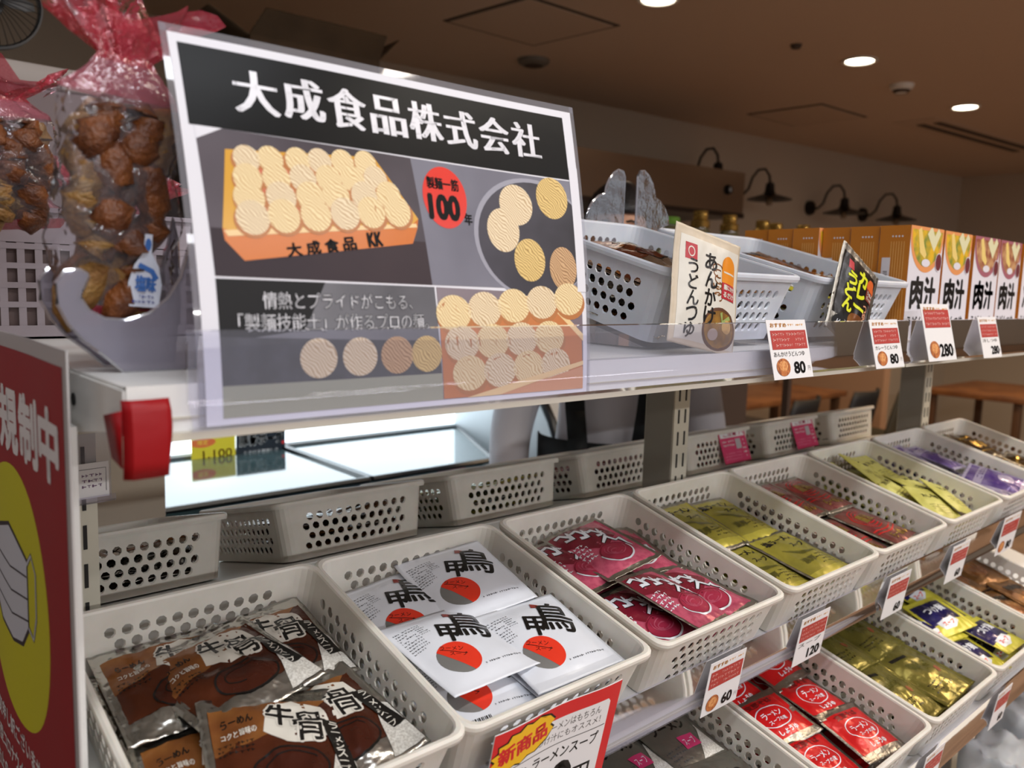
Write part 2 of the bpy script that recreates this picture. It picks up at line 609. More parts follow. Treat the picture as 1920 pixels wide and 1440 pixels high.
# top tier: flat boards with a folded front lip
for a, b in ((-.012, .953), (.957, 1.85)):
    mb = MB().box(a, b, .02, .64, .258, .268, M_paint)
    mb.box(a, b, .0183, .0222, .2402, .2683, M_paint).box(a, b, .012, .0181, .237, .2415, M_paintd)
    mb.box(a, b, .0170, .0182, .249, .2500, M_paintd).box(a, b, .0223, .04, .2401, .243, M_paint)
    mb.box(a, b, .6362, .6402, .240, .2677, M_paint)
    part('top_shelf', mb)
for xx in (-.0135, .9535, 1.85):
    mb = MB().prism([(.02, .244), (.02, .266), (.30, .266), (.30, .19), (.16, .222)], xx, xx + .0025, M_paint, 'YZ')
    mb.lathe([(.0001, 0), (.004, 0), (.004, -.0008)], M_slot, 12, (xx - .0004, .115, .25), 'X')
    part('shelf_bracket', mb)
def rail(a, b, mx, z0, z1, yy):
    """clear price channel: upright fence with a rolled lower lip"""
    prof = [(0, z1), (0, z0 + .016), (-.0015, z0 + .011), (-.0045, z0 + .007), (-.0065, z0 + .002), (-.004, z0 - .001), (.0, z0)]
    th = .0016
    out = [(p[0], p[1]) for p in prof] + [(p[0] + th, p[1] + (0.0008 if i < 3 else -.0004)) for i, p in reversed(list(enumerate(prof[:5])))]
    mb = MB().prism([(yy + p[0], p[1]) for p in out[::-1]], a, b, M_clear, 'YZ')
    mb.xf(mx)
    return part('price_rail', mb, smooth=True)
I4 = Matrix.Identity(4)
rail(.018, .951, I4, .2435, .298, .0105)
rail(.959, 1.85, I4, .2435, .298, .0105)
# sloping tiers
def sloped(o, xs, depth, zt, front=-.002):
    F = tier(o)
    for a, b in xs:
        mb = MB().box(a, b, front + .004, depth, zt - .012, zt, M_paint).box(a - .0002, b + .0002, front, front + .0039, zt - .026, zt + .0004, M_paint)
        mb.box(a, b, front - .003, front, zt - .026, zt - .0225, M_paintd).xf(F)
        part('sloping_shelf', mb)
        rail(a + .002, b - .002, F, zt - .02, zt + .034, front - .006)
    for xx in [xs[0][0], xs[0][1], xs[-1][1]]:
        mb = MB().prism([(front + .02, zt - .014), (depth, zt - .014), (depth, zt - .08), (depth * .5, zt - .05)], xx - .001, xx + .001, M_paint, 'YZ').xf(F)
        part('shelf_bracket', mb)
ZB = -.0715
sloped(T2, ((-.012, .926), (.930, 1.85)), .302, ZB)
sloped(T3, ((-.012, .926), (.930, 1.85)), .385, ZB)
# rear side of the rack: tier sloping the other way
RY, RZ = .425, -.006
RT = Matrix.Translation((0, RY, RZ)) @ Matrix.Rotation(-TILT, 4, 'X')
mb = MB().box(-.012, 1.85, -.02, .26, -.014, -.002, M_paint).xf(RT)
part('sloping_shelf', mb)
mb = MB().box(-.012, 1.85, .29, RY - .018, -.012, -.004, M_paint)
part('ridge_cover', mb)
mb = MB().box(-.03, 1.85, -.14, .66, -.64, -.62, M_paint).box(-.03, 1.85, -.145, -.14, -.66, -.62, M_paint)
part('low_shelf', mb)

# ------------------------------------------------------------------ perforated baskets
def basket_mesh(name, W=.213, L=.242, H=.07, m=M_basket, foot=True):
    mb = MB()
    tp, rad, th = .009, .014, .0016
    def corner(cx, cy, a0, r, z, n=4):
        return [(cx + r * cos(a0 + pi / 2 * k / n), cy + r * sin(a0 + pi / 2 * k / n), z) for k in range(n + 1)]
    def loop(ins, z):
        r = rad
        x0, x1, y0, y1 = ins, W - ins, ins, L - ins
        return (corner(x1 - r, y0 + r, -pi / 2, r, z) + corner(x1 - r, y1 - r, 0, r, z) + corner(x0 + r, y1 - r, pi / 2, r, z) + corner(x0 + r, y0 + r, pi, r, z))
    top, bot = loop(0, H), loop(tp, 0)
    itop, ibot = loop(th, H), loop(tp + th, .002)
    n = len(top)
    # straight walls are between corner k-end and next corner start: indices 4->5, 9->10, 14->15, 19->0
    walls = [(4, 5), (9, 10), (14, 15), (19, 0)]
    for i in range(n):
        j = (i + 1) % n
        if (i, j) in walls:
            continue
        mb.add([bot[i], bot[j], top[j], top[i]], [(0, 1, 2, 3)], m)
        mb.add([ibot[i], ibot[j], itop[j], itop[i]], [(3, 2, 1, 0)], m)
    for wi, (i, j) in enumerate(walls):
        ln = (V(top[i]) - V(top[j])).length
        long = wi in (0, 2)
        nx = max(3, int(round((ln - .012) / (.0152))))
        nz = 4
        def P(s, t, inner):
            B0, B1, A0, A1 = (ibot[i], ibot[j], itop[i], itop[j]) if inner else (bot[i], bot[j], top[i], top[j])
            return V(B0).lerp(V(B1), s).lerp(V(A0).lerp(V(A1), s), t)
        ms, mt0, mt1 = .012 / ln, .12, .80
        for inner in (0, 1):
            o = lambda f: f[::-1] if inner else f
            for (s0, s1, t0, t1) in ((0, ms, 0, 1), (1 - ms, 1, 0, 1), (ms, 1 - ms, 0, mt0), (ms, 1 - ms, mt1, 1)):
                mb.add([P(s0, t0, inner), P(s1, t0, inner), P(s1, t1, inner), P(s0, t1, inner)], [o((0, 1, 2, 3))], m)
        cw = (1 - 2 * ms) / (nx + .5)
        ch = (mt1 - mt0) / nz
        hr_s = .0049 / ln
        hr_t = min(ch * .42, .0051 / H)
        K = 8
        for r in range(nz):
            off = (r % 2) * cw / 2
            t0 = mt0 + r * ch
            t1 = t0 + ch
            for inner in (0, 1):
                o = lambda f: f[::-1] if inner else f
                if off:
                    mb.add([P(ms, t0, inner), P(ms + off, t0, inner), P(ms + off, t1, inner), P(ms, t1, inner)], [o((0, 1, 2, 3))], m)
                else:
                    e0 = ms + nx * cw
                    mb.add([P(e0, t0, inner), P(1 - ms, t0, inner), P(1 - ms, t1, inner), P(e0, t1, inner)], [o((0, 1, 2, 3))], m)
            for c in range(nx):
                s0 = ms + off + c * cw
                s1 = s0 + cw
                cs, ct = (s0 + s1) / 2, (t0 + t1) / 2
                ring_ = [(cs + hr_s * cos(2 * pi * (k + .5) / K - 3 * pi / 4), ct + hr_t * sin(2 * pi * (k + .5) / K - 3 * pi / 4)) for k in range(K)]
                cor = [(s0, t0), (s1, t0), (s1, t1), (s0, t1)]
                quads = []
                base_i = None
                for inner in (0, 1):
                    pts = [P(a, b, inner) for a, b in cor] + [P(a, b, inner) for a, b in ring_]
                    fs = []
                    for q in range(4):
                        a = 4 + (2 * q - 1) % K
                        b_ = 4 + (2 * q) % K
                        c_ = 4 + (2 * q + 1) % K
                        nq = (q + 1) % 4
                        fs.append((q, b_, a))
                        fs.append((q, nq, c_, b_))
                    if inner:
                        fs = [f[::-1] for f in fs]
                    mb.add(pts, fs, m)
                    quads.append(pts[4:])
                vs = quads[0] + quads[1]
                mb.add(vs, [(k, (k + 1) % K, K + (k + 1) % K, K + k) for k in range(K)], m)
    # floor, rolled rim, feet
    mb.add(bot, [tuple(range(n))[::-1]], m)
    mb.add([(p[0], p[1], .002) for p in ibot], [tuple(range(n))], m)
    prof = [(th, 0), (th * .4, .0018), (-.002, .0022), (-.0042, .0008), (-.0046, -.002), (-.0038, -.0055), (-.0028, -.0055), (-.0022, -.0015), (0, -.001)]
    rings = []
    for off, dz in prof:
        rings.append([(x, y, H + dz) for x, y, z in loop(off, H)])
    for a in range(len(rings) - 1):
        vs = rings[a] + rings[a + 1]
        mb.add(vs, [(k, n + k, n + (k + 1) % n, (k + 1) % n) for k in range(n)], m)
    if foot:
        for fx in (.02, W - .045):
            for fy in (.02, L - .035):
                mb.box(fx, fx + .025, fy, fy + .015, -.0015, 0, m)
    return mb.mesh(name, True, 40)

BM = basket_mesh('basket')
BMC = basket_mesh('basket_light_tinted', W=.240, L=.250, H=.076, m=M_basketb)
# ------------------------------------------------------------------ sachets
F_foil = mat('silver_foil', '#c3c1ba', .24, 1.0, bump=.8, bscale=70)
F_foild = mat('seal_foil', '#a9a59b', .36, 1.0, bump=.3, bscale=160)
F_brown = mat('film_brown', '#562813', .24, .25, bump=.5, bscale=60, col2='#431c0c', vscale=25)
F_tan = mat('film_tan', '#95602f', .26, .3, bump=.5, bscale=60, col2='#7b4823', vscale=30)
F_cream = mat('film_cream', '#d8d4c8', .32, bump=.2, bscale=60, spec=.6)
F_spk = mat('film_speckled', '#dcdad2', .35, bump=.2, bscale=60, col2='#b9b5ac', vscale=500)
F_blk = mat('film_black', '#12100e', .25, bump=.2, bscale=60)
F_white = mat('film_white', '#dfe3ea', .28, bump=.28, bscale=45, spec=.6)
F_whites = mat('film_white_seal', '#d2d7de', .3, bump=.4, bscale=160)
F_red = mat('film_red', '#e2371f', .28, bump=.2, bscale=60)
F_gr = mat('film_grey', '#8b8b88', .35, .4)
F_ink = mat('film_ink', '#4a4b4e', .4)
F_pink = mat('film_pink', '#c85c74', .26, .15, bump=.35, bscale=60, col2='#b04660', vscale=120)
F_crim = mat('film_crimson', '#7d1c2e', .26, .15, bump=.3, bscale=60)
F_olive = mat('film_olive', '#8f8838', .26, .35, bump=.35, bscale=50, col2='#a49a3c', vscale=18)
F_oliveb = mat('film_olive_bright', '#b5ab42', .28, .3, bump=.3, bscale=50)
F_wine = mat('film_wine', '#7a3436', .26, .45, bump=.5, bscale=50, col2='#8c5a50', vscale=24)
F_gold = mat('film_gold', '#a8893c', .3, .7, bump=.3, bscale=60)
F_lime = mat('film_lime', '#cfcb72', .42, bump=.35, bscale=50, col2='#c2bc5e', vscale=20)
F_purp = mat('film_purple', '#4d3480', .24, .25, bump=.6, bscale=50, col2='#8878a6', vscale=28)
F_lil = mat('film_lilac', '#b5acc8', .28, .3, bump=.4, bscale=60)
F_bkg = mat('film_black_gold', '#2b1d10', .2, .5, bump=.6, bscale=45, col2='#5a4420', vscale=30)
F_dull = mat('film_dull_silver', '#87857c', .3, .75, bump=.4, bscale=60)
F_magl = mat('film_magenta', '#c6336a', .35)
F_red3 = mat('film_scarlet', '#c9181c', .24, .15, bump=.3, bscale=60)
F_olg = mat('film_olive_gold', '#6f6a2c', .25, .6, bump=.5, bscale=50, col2='#8d8440', vscale=18)
F_navy = mat('film_navy', '#221c5e', .24, .2, bump=.5, bscale=50, col2='#15123a', vscale=40)
F_yel = mat('film_yellow', '#c9c23e', .3, .1, bump=.3, bscale=60)
F_bgold = mat('film_brown_gold', '#8a6030', .28, .5, bump=.5, bscale=50, col2='#5c3a1a', vscale=30)
F_dark = mat('film_dark_clear', '#3c3b36', .25, .4, bump=.6, bscale=60, col2='#55524a', vscale=60)

def duck(a, cx, cy, s, m=F_blk, tip=F_red):
    """the big slanting two-part character on the white sachets"""
    a.text('甲', cx - .34 * s, cy - .02 * s, .74 * s, m, 4, w=.56 * s, rot=-.42, bold=.03)
    a.text('鳥', cx + .36 * s, cy + .14 * s, 1.25 * s, m, 4, w=1.0 * s, rot=-.42, bold=.016)
    a.stroke([(cx + .12 * s, cy + .66 * s), (cx + .20 * s, cy + .84 * s), (cx + .30 * s, cy + .72 * s)], [.16 * s, .16 * s, .05 * s], mat('film_redtip', '#8e2a1e', .3), 5)

def art_beef(W, H):
    a = Art()
    a.rect(-W * .44, -H * .30, W * .44, H * .38, F_brown, 1)
    a.poly([(-W * .44, -H * .0), (-W * .44, H * .38), (W * .40, H * .38), (W * .1, H * .12)], F_tan, 2)
    a.poly([(-W * .12, H * .10), (-W * .06, H * .32), (W * .14, H * .38), (W * .34, H * .30), (W * .38, H * .08), (W * .22, -H * .02), (W * .02, -H * .0)], F_cream, 3)
    a.text('牛', W * .02, H * .24, H * .19, F_blk, 6, w=W * .19, rot=-.15, bold=.035, outline=F_cream, ow=.0022)
    a.text('骨', W * .21, H * .12, H * .25, F_blk, 6, w=W * .23, rot=-.1, bold=.018, outline=F_cream, ow=.0022)
    a.text('らーめん', -W * .27, H * .24, H * .06, F_blk, 4, w=W * .2, bold=.03)
    a.text('コクと旨味の', -W * .27, H * .14, H * .05, F_cream, 4, w=W * .22, bold=.02)
    a.lines(-W * .41, -H * .02, -W * .18, H * .08, 3, F_blk, 4, 5)
    a.disc(W * .02, -H * .19, W * .25, H * .15, mat('film_bowl', '#431a0c', .25, .2, bump=.3, bscale=60), 4, 28)
    a.ring(W * .02, -H * .19, W * .25, H * .15, .0016, F_blk, 5)
    a.ring(W * .03, -H * .16, W * .17, H * .08, .0011, F_blk, 6, a0=.2, a1=4.4)
    a.poly([(W * .20, -H * .46), (W * .48, -H * .46), (W * .48, -H * .05), (W * .40, H * .04)], F_spk, 5)
    a.stroke([(W * .36, H * .16), (W * .42, -H * .26)], W * .12, F_blk, 7)
    a.text('ラーメンスープ', W * .39, -H * .05, H * .058, F_cream, 8, w=W * .07, vertical=True, bold=.02)
    return a

def art_duck(W, H):
    a = Art()
    a.disc(-W * .17, -H * .17, W * .19, H * .18, F_gr, 1, 30)
    a.disc(-W * .17, -H * .17, W * .19, H * .18, F_red, 2, 30, a0=-1.45, a1=2.35)
    a.text('ラーメン', -W * .16, -H * .06, H * .045, F_blk, 3, w=W * .2, rot=-.5)
    a.text('スープ', -W * .15, -H * .14, H * .045, F_blk, 3, w=W * .15, rot=-.5)
    a.stroke([(-W * .26, -H * .03), (-W * .08, -H * .17)], .0008, F_blk, 3)
    duck(a, W * .10, H * .12, W * .36)
    a.lines(-W * .44, H * .04, -W * .26, H * .36, 10, F_ink, 2, 3, .42)
    a.lines(-W * .25, H * .20, -W * .16, H * .36, 6, F_ink, 2, 9, .42)
    a.lines(-W * .04, -H * .345, W * .40, -H * .315, 1, F_ink, 2, 8)
    return a

def art_duckbar(W, H):
    a = art_duck(W, H * .9)
    x = -W * .34
    r = random.Random(4)
    while x < -W * .10:
        ww = r.choice([.0006, .001, .0014])
        a.rect(x, -H * .47, x + ww, -H * .36, F_blk, 3)
        x += ww + r.choice([.0007, .0011])
    a.text("'21.06.01", W * .2, -H * .40, H * .035, F_blk, 3)
    return a

def art_pink(W, H):
    a = Art()
    a.rect(-W * .45, -H * .44, W * .45, H * .44, F_pink, 1)
    a.poly([(-W * .45, H * .44), (W * .1, H * .44), (W * .42, H * .1), (-W * .05, -H * .12), (-W * .45, H * .18)], F_crim, 2)
    for i, (x, y) in enumerate(((-.28, .30), (-.08, .24), (.12, .16))):
        P = lambda pts: [(W * (x + px), H * (y + py)) for px, py in pts]
        for q in (0, 1):
            mm, e, z = (F_blk, 1.5, 3) if q == 0 else (F_white, 1, 4)
            a.stroke(P([(-.10, .08), (.0, .10), (.04, .0), (.12, .03)]), [.004 * e, .006 * e, .005 * e, .002 * e], mm, z)
            a.stroke(P([(-.06, -.04), (.04, -.06), (.10, .10)]), [.005 * e, .007 * e, .002 * e], mm, z)
    a.disc(W * .02, -H * .20, W * .25, H * .16, mat('film_rose', '#a22b46', .26, .1, bump=.3, bscale=60), 3, 28)
    a.ring(W * .02, -H * .20, W * .25, H * .16, .0022, F_white, 4, a0=3, a1=6.6)
    a.ring(W * .02, -H * .20, W * .235, H * .145, .001, F_crim, 5)
    for k in range(3):
        a.ring(W * (.0 + .02 * k), -H * (.19 - .015 * k), W * (.06 + .05 * k), H * (.03 + .032 * k), .0012, F_pink, 5, a0=.5 + k, a1=4.5 + k)
    for e, mm, z in ((1.6, F_blk, 5), (1, F_white, 6)):
        a.stroke([(W * .0, -H * .02), (W * .14, H * .06), (W * .22, -H * .04), (W * .30, -H * .02), (W * .33, -H * .2)], [.003 * e, .006 * e, .004 * e, .007 * e, .0015 * e], mm, z)
    a.lines(-W * .43, -H * .16, -W * .22, H * .12, 5, F_white, 4, 4)
    return a

def art_olive(W, H):
    a = Art()
    a.rect(-W * .46, -H * .45, W * .46, H * .45, F_olive, 1)
    a.rect(-W * .46, H * .28, W * .46, H * .45, F_oliveb, 2)
    a.rect(-W * .46, -H * .45, W * .46, -H * .34, F_oliveb, 2)
    a.text('塩ラーメン', -W * .05, H * .30, H * .11, F_blk, 4, w=W * .62, bold=.05)
    a.text('スープ', W * .12, H * .13, H * .08, F_blk, 4, w=W * .3, bold=.04)
    a.stroke([(-W * .3, H * .1), (W * .0, -H * .02), (W * .3, -H * .06)], [.001, .007, .001], mat('film_moss', '#5d5a22', .3, .3), 3)
    a.text('濃厚', -W * .12, -H * .16, H * .1, mat('film_moss', '#5d5a22', .3), 4, w=W * .28, bold=.03)
    a.lines(W * .02, -H * .30, W * .38, -H * .1, 4, F_blk, 3, 2, .4)
    return a

def art_wine(W, H):
    a = Art()
    a.rect(-W * .45, -H * .44, W * .45, H * .44, F_wine, 1)
    for k in range(3):
        a.ring(-W * .05, H * .14, W * (.30 - .05 * k), H * (.22 - .05 * k), .0015, F_red3, 3, a0=.6 + k * .3, a1=5.2)
    a.stroke([(-W * .4, -H * .1), (W * .0, -H * .16), (W * .4, -H * .08)], .002, F_red3, 3)
    a.stroke([(-W * .4, -H * .16), (W * .0, -H * .22), (W * .4, -H * .14)], .002, F_red3, 3)
    a.text('醤油', -W * .05, H * .14, H * .17, F_gold, 4, w=W * .34, bold=.05)
    a.text('らーめん', W * .04, -H * .30, H * .12, F_gold, 4, w=W * .5, bold=.05)
    return a

def art_lime(W, H):
    a = Art()
    a.rect(-W * .47, -H * .46, W * .47, H * .46, F_lime, 1)
    a.text('冷し中華', 0, H * .2, H * .12, F_blk, 3, w=W * .5, bold=.03)
    a.lines(-W * .3, -H * .3, W * .3, -H * .05, 4, mat('film_moss', '#5d5a22', .3), 3, 3, .4)
    return a

def art_purple(W, H):
    a = Art()
    a.rect(-W * .44, -H * .44, W * .44, H * .44, F_purp, 1)
    a.rect(-W * .44, H * .16, W * .44, H * .3, F_lil, 2)
    a.text('ごまだれ', 0, H * .23, H * .1, F_purp, 3, w=W * .5, bold=.04)
    a.disc(W * .05, -H * .18, W * .22, H * .14, F_lil, 2)
    return a

def art_bkg(W, H):
    a = Art()
    a.rect(-W * .45, -H * .44, W * .45, H * .44, F_bkg, 1)
    a.stroke([(-W * .4, H * .2), (W * .4, H * .3)], .005, F_gold, 2)
    a.text('味噌', 0, 0, H * .24, F_gold, 3, w=W * .4, bold=.05)
    a.stroke([(-W * .4, -H * .3), (W * .4, -H * .2)], .003, F_gold, 2)
    return a

def art_silver(W, H):
    a = Art()
    a.text('とんこつ', -W * .05, H * .24, H * .16, F_blk, 3, w=W * .66, rot=-.1, bold=.05)
    a.text('ラーメン', -W * .05, H * .04, H * .12, F_blk, 3, w=W * .6, rot=-.1, bold=.04)
    a.poly([(W * .02, -H * .44), (W * .44, -H * .44), (W * .44, -H * .02)], F_spk, 3)
    a.rect(-W * .10, -H * .28, W * .2, -H * .12, F_magl, 4)
    a.text('スープ', W * .05, -H * .20, H * .09, F_white, 5, w=W * .22)
    a.lines(-W * .42, -H * .40, -W * .12, -H * .2, 4, F_ink, 3, 3, .4)
    return a

def art_red(W, H):
    a = Art()
    a.rect(-W * .46, -H * .36, W * .46, H * .38, F_red3, 1)
    a.text('支那そば', 0, H * .29, H * .1, mat('film_deepred', '#6d0d10', .3), 2, w=W * .5, bold=.05)
    a.ring(0, 0, W * .30, H * .20, .0013, F_white, 3)
    a.text('ラーメン', 0, H * .04, H * .11, F_white, 3, w=W * .36, bold=.02)
    a.text('スープの素', 0, -H * .09, H * .07, F_white, 3, w=W * .34, bold=.02)
    a.text('しょうゆ', W * .02, -H * .28, H * .08, F_white, 3, w=W * .36, bold=.05)
    return a

def art_olg(W, H):
    a = Art()
    a.rect(-W * .46, -H * .45, W * .46, H * .45, F_olg, 1)
    a.stroke([(-W * .3, H * .32), (W * .05, H * .26)], .006, F_blk, 2)
    a.text('鶏がら', 0, H * .1, H * .14, mat('film_moss', '#5d5a22', .3), 3, w=W * .4, bold=.04)
    a.disc(W * .2, -H * .1, W * .06, H * .05, mat('film_rust', '#86411f', .3), 3)
    a.lines(-W * .35, -H * .34, W * .1, -H * .16, 3, F_blk, 3, 7, .4)
    return a

def art_navy(W, H):
    a = Art()
    a.rect(-W * .44, -H * .2, W * .44, H * .38, F_navy, 1)
    a.text('つけ麺', -W * .02, H * .15, H * .2, F_white, 3, w=W * .55, bold=.04)
    a.poly([(-W * .3, -H * .36), (-W * .32, -H * .16), (W * .1, -H * .12), (W * .2, -H * .26), (0, -H * .38)], F_white, 3)
    a.text('スープ', -W * .08, -H * .25, H * .1, F_red, 4, w=W * .3, bold=.06)
    return a

def art_bgold(W, H):
    a = Art()
    a.rect(-W * .45, -H * .44, W * .45, H * .44, F_bgold, 1)
    a.disc(0, -H * .1, W * .28, H * .2, F_tan, 2)
    a.text('胡麻味噌', 0, H * .26, H * .14, F_blk, 3, w=W * .6, bold=.05)
    return a

def art_dark(W, H):
    a = Art()
    a.text('中華そば', 0, H * .1, H * .14, F_dull, 3, w=W * .5, bold=.03)
    return a

def art_anka(W, H):
    a = Art()
    a.rect(-W * .42, -H * .46, W * .48, H * .42, F_cream, 1)
    a.rect(-W * .36, H * .22, -W * .20, H * .36, mat('film_tagred', '#b32a35', .35), 2)
    a.ring(-W * .28, H * .29, W * .04, H * .04, .0012, F_cream, 3)
    a.text('あんかけ', -W * .00, H * .02, H * .155, F_blk, 4, w=W * .17, vertical=True, bold=.03)
    a.text('うどんつゆ', -W * .25, -H * .10, H * .135, F_blk, 4, w=W * .13, vertical=True, bold=.02)
    for k in range(6):
        a.ring(W * .10 + W * .01 * (k % 3), H * (.22 - .05 * k), W * .07, H * .035, .0014, F_tan, 2, a0=k, a1=k + 4.4)
    a.disc(W * .30, H * .24, W * .13, H * .12, F_yo if False else mat('film_orange', '#e08a22', .3), 3)
    a.rect(W * .17, H * .11, W * .43, H * .24, mat('film_orange', '#e08a22', .3), 3)
    a.rect(W * .17, H * -.03, W * .43, H * .11, mat('film_tagred', '#b32a35', .35), 4)
    a.text('麺にかけ', W * .30, H * .075, H * .045, F_cream, 5, w=W * .2, bold=.05)
    a.text('るだけ', W * .30, H * .01, H * .045, F_cream, 5, w=W * .2, bold=.05)
    a.rect(W * .20, H * .20, W * .40, H * .215, F_cream, 4)
    a.disc(W * .20, -H * .30, W * .27, H * .17, mat('film_broth', '#a77b34', .25, bump=.3, bscale=60, col2='#7e5a2c', vscale=60), 2)
    a.ring(W * .20, -H * .30, W * .27, H * .17, .003, mat('film_bowlrim', '#5e3c2a', .3), 3)
    a.disc(W * .10, -H * .36, W * .08, H * .05, mat('film_chunk', '#b5a39a', .3), 4)
    a.disc(W * .30, -H * .27, W * .08, H * .06, mat('film_chunk2', '#c9a060', .3), 4)
    a.stroke([(W * .18, -H * .16), (W * .22, -H * .24), (W * .34, -H * .18)], .004, mat('film_leek', '#98a860', .3), 4)
    return a

def art_curry(W, H):
    a = Art()
    a.rect(-W * .44, -H * .30, W * .46, H * .42, F_blk, 1)
    yel = mat('film_brush_yellow', '#dbe024', .35)
    a.rect(-W * .32, H * .26, -W * .20, H * .36, mat('film_tagred', '#b32a35', .35), 2)
    a.text('カレー', W * .06, H * .10, H * .17, yel, 4, w=W * .22, vertical=True, bold=.07)
    a.text('うどん', -W * .20, H * .02, H * .15, yel, 4, w=W * .20, vertical=True, bold=.06)
    a.text('つゆ', W * .22, -H * .06, H * .09, mat('film_peach', '#dfa080', .3), 4, w=W * .09, vertical=True, bold=.03)
    a.disc(W * .32, H * .27, W * .13, H * .10, mat('film_orange2', '#d8642a', .3), 3)
    a.rect(W * .20, H * .10, W * .44, H * .24, mat('film_tagbrown', '#7a2e20', .35), 4)
    a.text('うまみ', W * .32, H * .20, H * .04, F_cream, 5, w=W * .18, bold=.05)
    a.text('たっぷり', W * .32, H * .14, H * .04, F_cream, 5, w=W * .18, bold=.05)
    a.disc(W * .14, -H * .26, W * .28, H * .12, F_tan, 2)
    a.disc(-W * .26, -H * .38, W * .14, H * .09, F_blk, 2)
    a.text('ゆ', -W * .26, -H * .38, H * .09, F_white, 4, w=W * .1, bold=.02)
    return a

KINDS = {   # width, height, puff, body foil, seal foil, artwork, crinkle
    'beef': (.104, .112, .011, F_foil, art_beef, 1.8), 'duck': (.104, .110, .012, F_white, art_duck, .4), 'duckbar': (.104, .110, .012, F_white, art_duckbar, .4),
    'pink': (.092, .108, .011, F_foild, art_pink, 1.2), 'olive': (.098, .112, .010, F_foild, art_olive, 1.1), 'wine': (.096, .110, .009, F_foild, art_wine, 1.2),
    'lime': (.070, .088, .008, F_lime, art_lime, 1.3), 'purple': (.088, .10, .010, F_lil, art_purple, 1.6), 'bkg': (.09, .105, .009, F_foild, art_bkg, 1.4),
    'silver': (.094, .110, .008, F_dull, art_silver, .8), 'red': (.090, .082, .009, F_foild, art_red, 1.1), 'olg': (.098, .112, .010, F_olg, art_olg, 1.0),
    'navy': (.092, .078, .009, F_yel, art_navy, 1.0), 'bgold': (.098, .110, .010, F_bgold, art_bgold, 1.2), 'dark': (.10, .11, .010, F_dark, art_dark, 1.3),
    'anka': (.108, .112, .009, mat('film_beige_back', '#cdbfa8', .35, bump=.3, bscale=60), art_anka, .6), 'curry': (.092, .116, .009, F_foild, art_curry, .7)}
_sm = {}
def sachet_mesh(kind, seed):
    if (kind, seed) in _sm:
        return _sm[(kind, seed)]
    W, H, T, base, artf, cr = KINDS[kind]
    N = 26
    step = W / N
    seal = .0075
    r = random.Random(sum(map(ord, kind)) % 7 + seed * 31)
    bx, by = r.uniform(-.35, .35), r.uniform(-.35, .35)
    off = V((seed * 3.7, len(kind) * 1.3, W * 50))
    def h(x, y):
        u = min(1, abs(x) / (W / 2 - seal))
        v = min(1, abs(y) / (H / 2 - seal * .7))
        b = (1 - u ** 2.6) ** .75 * (1 - v ** 2.6) ** .75
        edge = (1 - b)
        n1 = noise.noise(V((x * 45, y * 45, 0)) + off)
        n2 = noise.noise(V((x * 130, y * 130, 4)) + off)
        rg = 1 - abs(noise.noise(V((x * 38 + n1 * .6, y * 30, 9)) + off)) * 3
        return b * T * .62 + cr * (n1 * .0016 + n2 * .0006 * (.4 + edge) + max(rg, -.5) * .0009) * (.35 + b), bx * x * abs(x) * 3 + by * y * abs(y) * 3 + edge * cr * .0008 * sin(x * 420 + seed) * (1 if u >= 1 else .3)
    def top(x, y, l):
        a, b = h(x, y)
        return (x, y, a + b + l + .0004)
    def bot(x, y):
        a, b = h(x, y)
        return (x, y, -a * .55 + b)
    mb = MB()
    ny = int(round(H / step))
    gx = [(-W / 2)] + [k * step for k in range(-N, N) if -W / 2 + 1e-6 < k * step < W / 2 - 1e-6] + [W / 2]
    gy = [(-H / 2)] + [k * step for k in range(-ny, ny) if -H / 2 + 1e-6 < k * step < H / 2 - 1e-6] + [H / 2]
    nx_, ny_ = len(gx), len(gy)
    vs = [top(x, y, 0) for y in gy for x in gx] + [bot(x, y) for y in gy for x in gx]
    fs = []
    n = nx_ * ny_
    for j in range(ny_ - 1):
        for i in range(nx_ - 1):
            a = j * nx_ + i
            fs.append((a, a + 1, a + nx_ + 1, a + nx_))
            fs.append((n + a, n + a + nx_, n + a + nx_ + 1, n + a + 1))
    for i in range(nx_ - 1):
        fs.append((i + 1, i, n + i, n + i + 1))
        k = (ny_ - 1) * nx_ + i
        fs.append((k, k + 1, n + k + 1, n + k))
    for j in range(ny_ - 1):
        k = j * nx_
        fs.append((k, k + nx_, n + k + nx_, n + k))
        k += nx_ - 1
        fs.append((k + nx_, k, n + k, n + k + nx_))
    mb.add(vs, fs, base)
    artf(W, H).to(mb, top, step=step, dz=.00014, clip=(-W / 2 + .0005, -H / 2 + .0005, W / 2 - .0005, H / 2 - .0005))
    _sm[(kind, seed)] = mb.mesh(kind + '_sachet', True, 180)
    return _sm[(kind, seed)]

